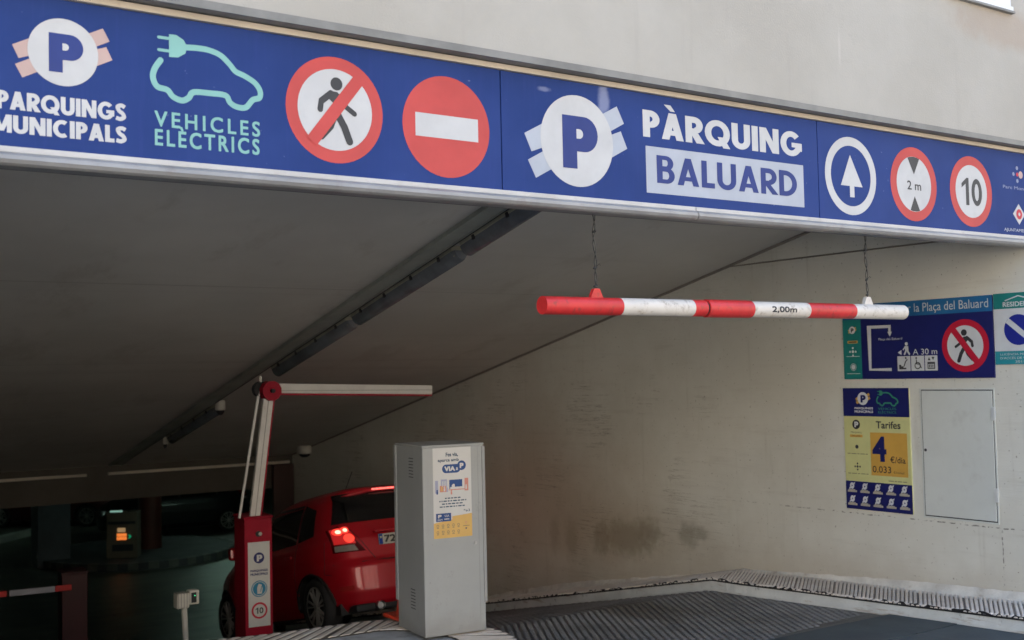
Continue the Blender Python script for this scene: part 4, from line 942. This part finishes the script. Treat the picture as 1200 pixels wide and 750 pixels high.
def carpt(z, t, o=0.):
    """point of the body skin at height z, plan angle t (0 = right side, pi/2 = front, pi = left, 3pi/2 = rear)"""
    w_ = lerp_tab(HWT, z)+o; yr = lerp_tab(RRT, z)-o; yf = lerp_tab(FFT, z)+o; c = (yr+yf)/2; L = (yf-yr)/2
    ct, st = math.cos(t), math.sin(t); e = 2/4.6 if st < 0 else 2/3.4
    return (w_*math.copysign(abs(ct)**e, ct), c+L*math.copysign(abs(st)**e, st), z)
def rear_y(x, z, o=0.):
    w_ = lerp_tab(HWT, z)+o; yr = lerp_tab(RRT, z)-o; yf = lerp_tab(FFT, z)+o; c = (yr+yf)/2; L = (yf-yr)/2
    return c-L*max(0, 1-min(1, abs(x)/w_)**4.6)**(1/4.6)
def side_x(y, z, o=0.):
    w_ = lerp_tab(HWT, z)+o; yr = lerp_tab(RRT, z)-o; yf = lerp_tab(FFT, z)+o; c = (yr+yf)/2; L = (yf-yr)/2
    p = 4.6 if y < c else 3.4
    return w_*max(0, 1-min(1, abs(y-c)/L)**p)**(1/p)
def patch(b, poly, kind, o, m=0, nu=10, nv=6, side=-1):
    """curved panel proud of the skin: poly = 4 corners (bl, br, tr, tl) in (x or y, z)"""
    vs = []
    for j in range(nv+1):
        for i in range(nu+1):
            u, v = i/nu, j/nv
            a = (1-v)*((1-u)*poly[0][0]+u*poly[1][0])+v*((1-u)*poly[3][0]+u*poly[2][0]); z = (1-v)*((1-u)*poly[0][1]+u*poly[1][1])+v*((1-u)*poly[3][1]+u*poly[2][1])
            vs.append((a, rear_y(a, z, o), z) if kind == 'rear' else (side*side_x(a, z, o), a, z))
    fs = [(j*(nu+1)+i, j*(nu+1)+i+1, (j+1)*(nu+1)+i+1, (j+1)*(nu+1)+i) for j in range(nv) for i in range(nu)]
    b.add(vs, fs, m, True)
def pline(b, pts, kind, o, r, m=0, side=-1):
    P = []
    for (a, z), (c, z2) in zip(pts, pts[1:]):
        for k in range(6):
            t = k/6; aa = a+(c-a)*t; zz = z+(z2-z)*t; P.append((aa, rear_y(aa, zz, o), zz) if kind == 'rear' else (side*side_x(aa, zz, o), aa, zz))
    aa, zz = pts[-1]; P.append((aa, rear_y(aa, zz, o), zz) if kind == 'rear' else (side*side_x(aa, zz, o), aa, zz)); b.tube(P, r, 5, m)
WHY, FRY, WR = .66, 3.16, .30
def make_car(label, loc, rz, pitch, paint, lit=1., name='parked_car', group=None, plate='727'):
    o = empty(name, loc, label, 'car', group); o.rotation_euler = (pitch, 0, rz)
    b = MB(); zs = [.20+.02*i for i in range(67)]; N = 200; vs = []
    zs = [z for z in zs if z < 1.53]+[1.53]
    for z in zs: vs += [carpt(z, 2*pi*k/N) for k in range(N)]
    fs = []
    for j in range(len(zs)-1):
        for k in range(N):
            q = (j*N+k, j*N+(k+1) % N, (j+1)*N+(k+1) % N, (j+1)*N+k); c = [sum(vs[i][a] for i in q)/4 for a in range(3)]
            if abs(c[0]) > .45 and any((c[1]-yy)**2+(c[2]-WR)**2 < .345**2 for yy in (WHY, FRY)): continue
            fs.append(q)
    b.add(vs, fs, 0, True); b.add(vs[-N:], [tuple(range(N))], 0); b.build('body', paint, o)
    b = MB(); b.box((-.7, .25, .18), (.7, 3.7, .30)); 
    for yy in (WHY, FRY):
        for s in (-1, 1):
            P = [(s*side_x(yy+.345*math.cos(a), max(.22, WR+.345*math.sin(a)), .004), yy+.345*math.cos(a), WR+.345*math.sin(a)) for a in [pi*k/16 for k in range(17)]]
            b.tube(P, .012, 6)
            ins = [(s*.50, p[1], p[2]) for p in P]; n = len(P)
            b.add(P+ins, [(i, i+1, n+i+1, n+i) for i in range(n-1)], 0); b.add([(s*.5, yy, WR)]+ins, [(0, i+1, i+2) for i in range(n-1)], 0)
    b.build('underbody', TRIMB, o)
    for yy in (WHY, FRY):
        for s in (-1, 1):
            wb = MB(); xo = s*.80; xi = s*.60
            prof = [(xi, WR-.06), (xi, WR-.01), (xi+s*.02, WR), (xo-s*.03, WR), (xo, WR-.02), (xo, WR-.075), (xo-s*.01, WR-.085)]; n = 40
            vs2 = [(x, yy+r*math.cos(2*pi*k/n), WR+r*math.sin(2*pi*k/n)) for x, r in prof for k in range(n)]
            wb.add(vs2, [(j*n+k, j*n+(k+1) % n, (j+1)*n+(k+1) % n, (j+1)*n+k) for j in range(len(prof)-1) for k in range(n)], 0, True)
            wo_ = wb.build('wheel', TYRE, o)
            rb = MB(); rb.add([(xo-s*.012, yy+r*math.cos(2*pi*k/n), WR+r*math.sin(2*pi*k/n)) for r in (.218, .195) for k in range(n)], [(k, (k+1) % n, n+(k+1) % n, n+k) for k in range(n)])
            rb.tube([(xo-s*.05, yy, WR), (xo-s*.008, yy, WR)], .035, 14)
            for q in range(7):
                a = 2*pi*q/7+.2; dr = Vector((0, math.cos(a), math.sin(a))); tn = Vector((0, -math.sin(a), math.cos(a))); c0 = Vector((xo-s*.014, yy, WR))
                for sgn in (-1, 1):
                    p0 = c0+dr*.03+tn*sgn*.006; p1 = c0+dr*.20+tn*sgn*.034
                    rb.hexa([tuple(p+tn*dt+Vector((s*dx, 0, 0))) for dx in (-.02, .0) for p, dt in ((p0, -.006), (p1, -.009), (p1, .009), (p0, .006))])
            rb.build('rim', RIM, wo_)
            db = MB(); db.add([(xo-s*.045, yy+.196*math.cos(2*pi*k/n), WR+.196*math.sin(2*pi*k/n)) for k in range(n)], [tuple(range(n))]); db.build('brake_disc', TRIMB, wo_)
    # glass
    b = MB(); patch(b, [(-.655, 1.125), (.655, 1.125), (.555, 1.445), (-.555, 1.445)], 'rear', .006, 0, 24, 10); b.build('rear_window', GLASS, o)
    for s in (-1, 1):
        b = MB()
        patch(b, [(.62, 1.04), (.95, 1.00), (.95, 1.40), (.66, 1.32)], 'side', .006, 0, 6, 6, s)
        patch(b, [(.99, .99), (1.90, .97), (1.90, 1.43), (.99, 1.41)], 'side', .006, 0, 12, 6, s)
        patch(b, [(1.96, .97), (2.98, .96), (2.35, 1.34), (1.96, 1.43)], 'side', .006, 0, 12, 6, s)
        b.build('side_window', GLASS, o)
    b = MB(); vs3 = []
    for j in range(9):
        z = 1.0+j*.055
        for i in range(13):
            t = pi/2+(i-6)/6*.95; vs3.append(carpt(z, t, .006))
    b.add(vs3, [(j*13+i, j*13+i+1, (j+1)*13+i+1, (j+1)*13+i) for j in range(8) for i in range(12)], 0, True); b.build('windscreen', GLASS, o)
    # panel gaps
    b = MB()
    for s in (-1, 1):
        for pts in ([(.98, .33), (1.0, .66), (.97, .98), (.975, 1.42)], [(1.93, .27), (1.93, .97), (1.93, 1.44)], [(2.95, .27), (3.0, .6), (2.96, .96)], [(.30, .60), (.40, .62), (.42, .95)]): pline(b, pts, 'side', .001, .004, 0, s)
    pline(b, [(-.72, .70), (.72, .70)], 'rear', .0, .006); pline(b, [(-.56, 1.10), (-.33, .72)], 'rear', .001, .004); pline(b, [(.56, 1.10), (.33, .72)], 'rear', .001, .004)
    b.build('panel_gap', TRIMB, o)
    # spoiler over the rear glass
    b = MB(); vs4 = []
    for i in range(17):
        x = -.56+1.12*i/16; k = 1-.25*(abs(x)/.56)**3
        yb_ = rear_y(x, 1.45); zt_ = 1.505-.06*(abs(x)/.56)**2
        vs4 += [(x, yb_+.16, zt_+.012), (x, yb_-.04*k, zt_-.035), (x, yb_-.035*k, zt_-.060), (x, yb_+.04, zt_-.070)]
    b.add(vs4, [(i*4+j, i*4+j+1, i*4+5+j, i*4+4+j) for i in range(16) for j in range(3)], 0, True); b.build('spoiler', paint, o)
    b = MB(); st_on = lit > 0
    LR = emit('brake_lens_lit', (1., .05, .03), .42*lit, (.4, .01, .01)) if st_on else plain('tail_lens_off', (.12, .008, .008), .2, .1, 9)
    LH = emit('brake_bulb_lit', (1., .30, .20), 1.0*lit, (.5, .1, .1)) if st_on else LR
    LC = plain('clear_lens', (.30, .27, .25), .15, .1, 30, coat=.5)
    for s in (-1, 1):
        tb_ = MB(); X = lambda x: s*x
        def rp(pts, o_, m, nu=8, nv=5):
            q = [(X(px_), z_) for px_, z_ in pts]
            if s < 0: q = [q[1], q[0], q[3], q[2]]
            patch(tb_, q, 'rear', o_, m, nu, nv)
        rp([(.42, .81), (.705, .82), (.70, 1.07), (.62, 1.105)], .008, 1)
        rp([(.51, .90), (.69, .91), (.685, 1.075), (.55, 1.095)], .012, 4)
        for (cx, cz_, rr_, m) in ((.640, 1.040, .038, 0), (.582, 1.052, .034, 0), (.565, .962, .047, 0)):
            n = 20; ring_ = [(X(cx+rr_*math.cos(2*pi*k/n)), rear_y(cx+rr_*math.cos(2*pi*k/n), cz_+rr_*math.sin(2*pi*k/n), .016), cz_+rr_*math.sin(2*pi*k/n)) for k in range(n)]
            tb_.add(ring_+[(X(cx), rear_y(cx, cz_, .022), cz_)], [(k, (k+1) % n, n) for k in range(n)] if s > 0 else [((k+1) % n, k, n) for k in range(n)], m, True)
            r2 = rr_*.55; ring_ = [(X(cx+r2*math.cos(2*pi*k/n)), rear_y(cx+r2*math.cos(2*pi*k/n), cz_+r2*math.sin(2*pi*k/n), .024), cz_+r2*math.sin(2*pi*k/n)) for k in range(n)]
            if cz_ > 1.0: tb_.add(ring_, [tuple(range(n))], 3)
        rp([(.50, .825), (.695, .832), (.69, .893), (.53, .888)], .014, 2)
        tb_.build('tail_light', [LR, plain('dark_red_lens', (.10, .006, .008), .15, .1, 9, coat=.6), LC, LH, emit('lit_lens_rim', (1., .03, .03), .10*lit, (.2, .01, .01)) if st_on else LR], o)
        rb_ = MB(); qx = [(X(.60), .42), (X(.70), .42), (X(.70), .47), (X(.60), .47)]
        if s < 0: qx = [qx[1], qx[0], qx[3], qx[2]]
        patch(rb_, qx, 'rear', .005, 0, 4, 2); rb_.build('reflector', plain('red_reflector', (.35, .02, .02), .2, .1, 20, coat=.5), o)
    b = MB()
    for k in range(8): 
        x = -.16+k*.0457; b.box((x-.019, rear_y(x, 1.45)-.052, 1.452), (x+.019, rear_y(x, 1.45)-.044, 1.472))
    b.build('high_brake_light', emit('high_brake_lit', (1., .16, .13), .45*lit) if st_on else TRIMB, o)
    # number plate
    yp = rear_y(0, .92)-.012; b = MB(frame((0, yp, 0), (1, 0, 0), (0, 0, 1)))
    b.rect(-.26, .855, .26, .965, .004, 0); b.rect(-.258, .857, -.215, .963, .0055, 1); b.disc(-.236, .93, .012, .007, 3, 12); b.text(plate, -.195, .872, .02, .948, .0055, 2, .03)
    b.box((-.262, .853, -.006), (.262, .967, .0035), 2)
    b.build('number_plate', [plain('plate_white', (.62, .60, .54), .4, .04, 9), plain('plate_blue', (.01, .05, .36), .4, .04, 9), BLACK, YEL], o)
    b = MB(); b.box((-.30, yp-.03, .985), (.30, yp+.03, 1.015), bevel=.008); b.build('tailgate_grip', TRIMB if not st_on else CHROME, o) if False else b.build('tailgate_grip', paint, o)
    b = MB(frame((0, rear_y(-.5, 1.06)-.005, 0), (1, 0, 0), (0, 0, 1))); b.rect(-.44, 1.05, -.31, 1.058, .004, 0); b.build('badge', CHROME, o)
    # bumper underside, exhaust, mirrors, handles, aerial
    b = MB(); b.box((-.62, .05, .19), (.62, .35, .27), bevel=.02); b.build('rear_valance', TRIMB, o)
    b = MB(); b.tube([(-.36, -.01, .235), (-.36, .30, .235)], .045, 18, cap=False); b.tube([(-.36, .02, .235), (-.36, .30, .235)], .036, 18); b.build('exhaust', CHROME, o)
    for s in (-1, 1):
        b = MB(); x = s*side_x(2.45, 1.0); b.box((min(x, x+s*.20), 2.52, .97), (max(x, x+s*.20), 2.62, 1.12), bevel=.03); b.build('mirror', paint, o)
        for yy in (1.15, 2.10):
            b = MB(); x = s*(side_x(yy, .86)+.012); b.box((x-.015, yy-.09, .85), (x+.015, yy+.09, .875), bevel=.008); b.build('door_handle', paint, o)
    b = MB(); b.tube([(-.15, .95, 1.52), (-.15, .72, 1.72)], .004, 6); b.build('aerial', TRIMB, o)
    return o
CX, CY = 6.21, 10.75
make_car('red hatchback with lit brake lights driving down the ramp behind the grey machine', (CX, CY, fl(CY)), .01, -math.atan(.206), m_paint('red_metallic_paint', (.48, .003, .015)), 1., 'hatchback_car')

# ================================================================== GARAGE INTERIOR
ic = MB(); n = 64; ccx, ccy, rI = 8.3, 26.9, 2.15
ring_ = [(ccx+rI*math.cos(2*pi*k/n), ccy+rI*math.sin(2*pi*k/n)) for k in range(n)]
ic.add([(x, y, ZF+.14) for x, y in ring_]+[(x, y, ZF-.05) for x, y in ring_], [tuple(range(n))]+[(k, n+k, n+(k+1) % n, (k+1) % n) for k in range(n)])
tag(ic.build('round_traffic_island', plain('island_dark', (.08, .085, .09), .7, .2, 2)), kind='structure')
ed = MB()
for k in range(0, n, 1):
    if k % 2: continue
    a0, a1 = 2*pi*k/n, 2*pi*(k+1)/n; ed.hexa([(ccx+r*math.cos(a), ccy+r*math.sin(a), z) for z in (ZF+.0, ZF+.15) for r, a in ((rI-.12, a0), (rI+.01, a0), (rI+.01, a1), (rI-.12, a1))])
ed.build('painted_edge', plain('edge_white', (.15, .15, .14), .7, .2, 4), bpy.data.objects['round_traffic_island'])
tmn = empty('payment_terminal', (7.60, 25.75, ZF+.14), 'grey payment terminal with glowing orange display on the round island', 'machine', rz=-.5)
b = MB(); b.box((-.33, 0, 0), (.33, .42, 1.0), bevel=.02); b.build('housing', plain('terminal_grey', (.20, .16, .12), .5, .1, 4), tmn)
b = MB(); b.box((-.29, -.008, .74), (.29, .0, .80)); b.box((-.20, -.008, .16), (.24, .0, .30)); b.build('recess', BLACK, tmn)
b = MB(); b.box((-.09, -.012, .57), (.08, -.004, .66)); b.build('lit_label', emit('warm_label', (1., .62, .30), .07), tmn)
b = MB()
for i in range(5):
    for j in range(2): b.box((-.10+i*.042, -.012, .40+j*.075), (-.065+i*.042, -.004, .465+j*.075))
b.build('display', emit('orange_display', (1., .26, .05), .22), tmn)
b = MB(); b.poly([(0, 0), (.001, 0), (0, .001)]); 
b = MB(frame((.17, -.012, .47), (1, 0, 0), (0, 0, 1))); b.poly([(-.04, .04), (.0, .04), (.04, 0), (0, -.04), (-.04, -.04), (-.0, 0)]); b.build('arrow_light', emit('green_arrow', (.02, .8, .35), .07), tmn)
b = MB(); b.box((-.25, .02, 1.0), (.0, .1, 1.03)); b.build('top_glint', emit('greenish_glint', (.5, .9, .75), .1), tmn)  # highlight on the terminal's top edge, made as a faintly glowing strip
b = MB(); b.tube([(8.60, 26.95, ZF+.1), (8.60, 26.95, .62)], .26, 28); tag(b.build('round_column', plain('dark_red_column', (.12, .03, .02), .5, .15, 2)), 'dark red round column standing behind the payment terminal', 'column')
b = MB(); b.box((6.05, 26.6, ZF-.02), (6.75, 27.2, .62), bevel=.02); tag(b.build('square_column', plain('slate_column', (.11, .12, .14), .6, .12, 2)), 'dark slate square column left of the payment terminal', 'column')
kk = MB(); kk.hexa([(5.4, 31.0, ZF-.02), (5.55, 30.85, ZF-.02), (10.1, 35.2, ZF-.02), (9.95, 35.35, ZF-.02), (5.4, 31.0, ZF+.14), (5.55, 30.85, ZF+.14), (10.1, 35.2, ZF+.14), (9.95, 35.35, ZF+.14)])
tag(kk.build('far_kerb', plain('far_white_kerb', (.42, .45, .42), .6, .1, 3)), kind='structure')
def tube_light(x, y, rz, label, st):
    o = empty('fluorescent_lamp', (x, y, .60), label, 'lamp', 'tube lamps on the garage ceiling', rz)
    b = MB(); b.box((-.65, -.07, -.05), (.65, .07, .0), bevel=.005); b.build('fitting', IVORY, o)
    b = MB(); b.tube([(-.6, 0, -.075), (.6, 0, -.075)], .018, 10); b.build('tube', emit('green_white_tube', (.62, 1., .84), st*4), o)
tube_light(9.6, 22.5, .3, 'greenish tube lamp on the garage ceiling just past the beam', 3)
tube_light(12.0, 30.5, .3, 'greenish tube lamp at the far end of the garage ceiling', 4)
tube_light(4.5, 33.0, .3, 'greenish tube lamp at the left end of the garage ceiling', 2)
make_car('dark hatchback parked in the dim garage left of the payment terminal', (9.9, 33.6, ZF-.02), .9, 0, m_paint('dark_maroon_paint', (.06, .008, .01)), 0, 'parked_car', 'cars parked in the garage', '')
make_car('dark hatchback parked in the dim garage right of the red column', (12.3, 30.2, ZF-.02), 1.4, 0, m_paint('black_car_paint', (.012, .013, .014)), 0, 'parked_car', 'cars parked in the garage', '')
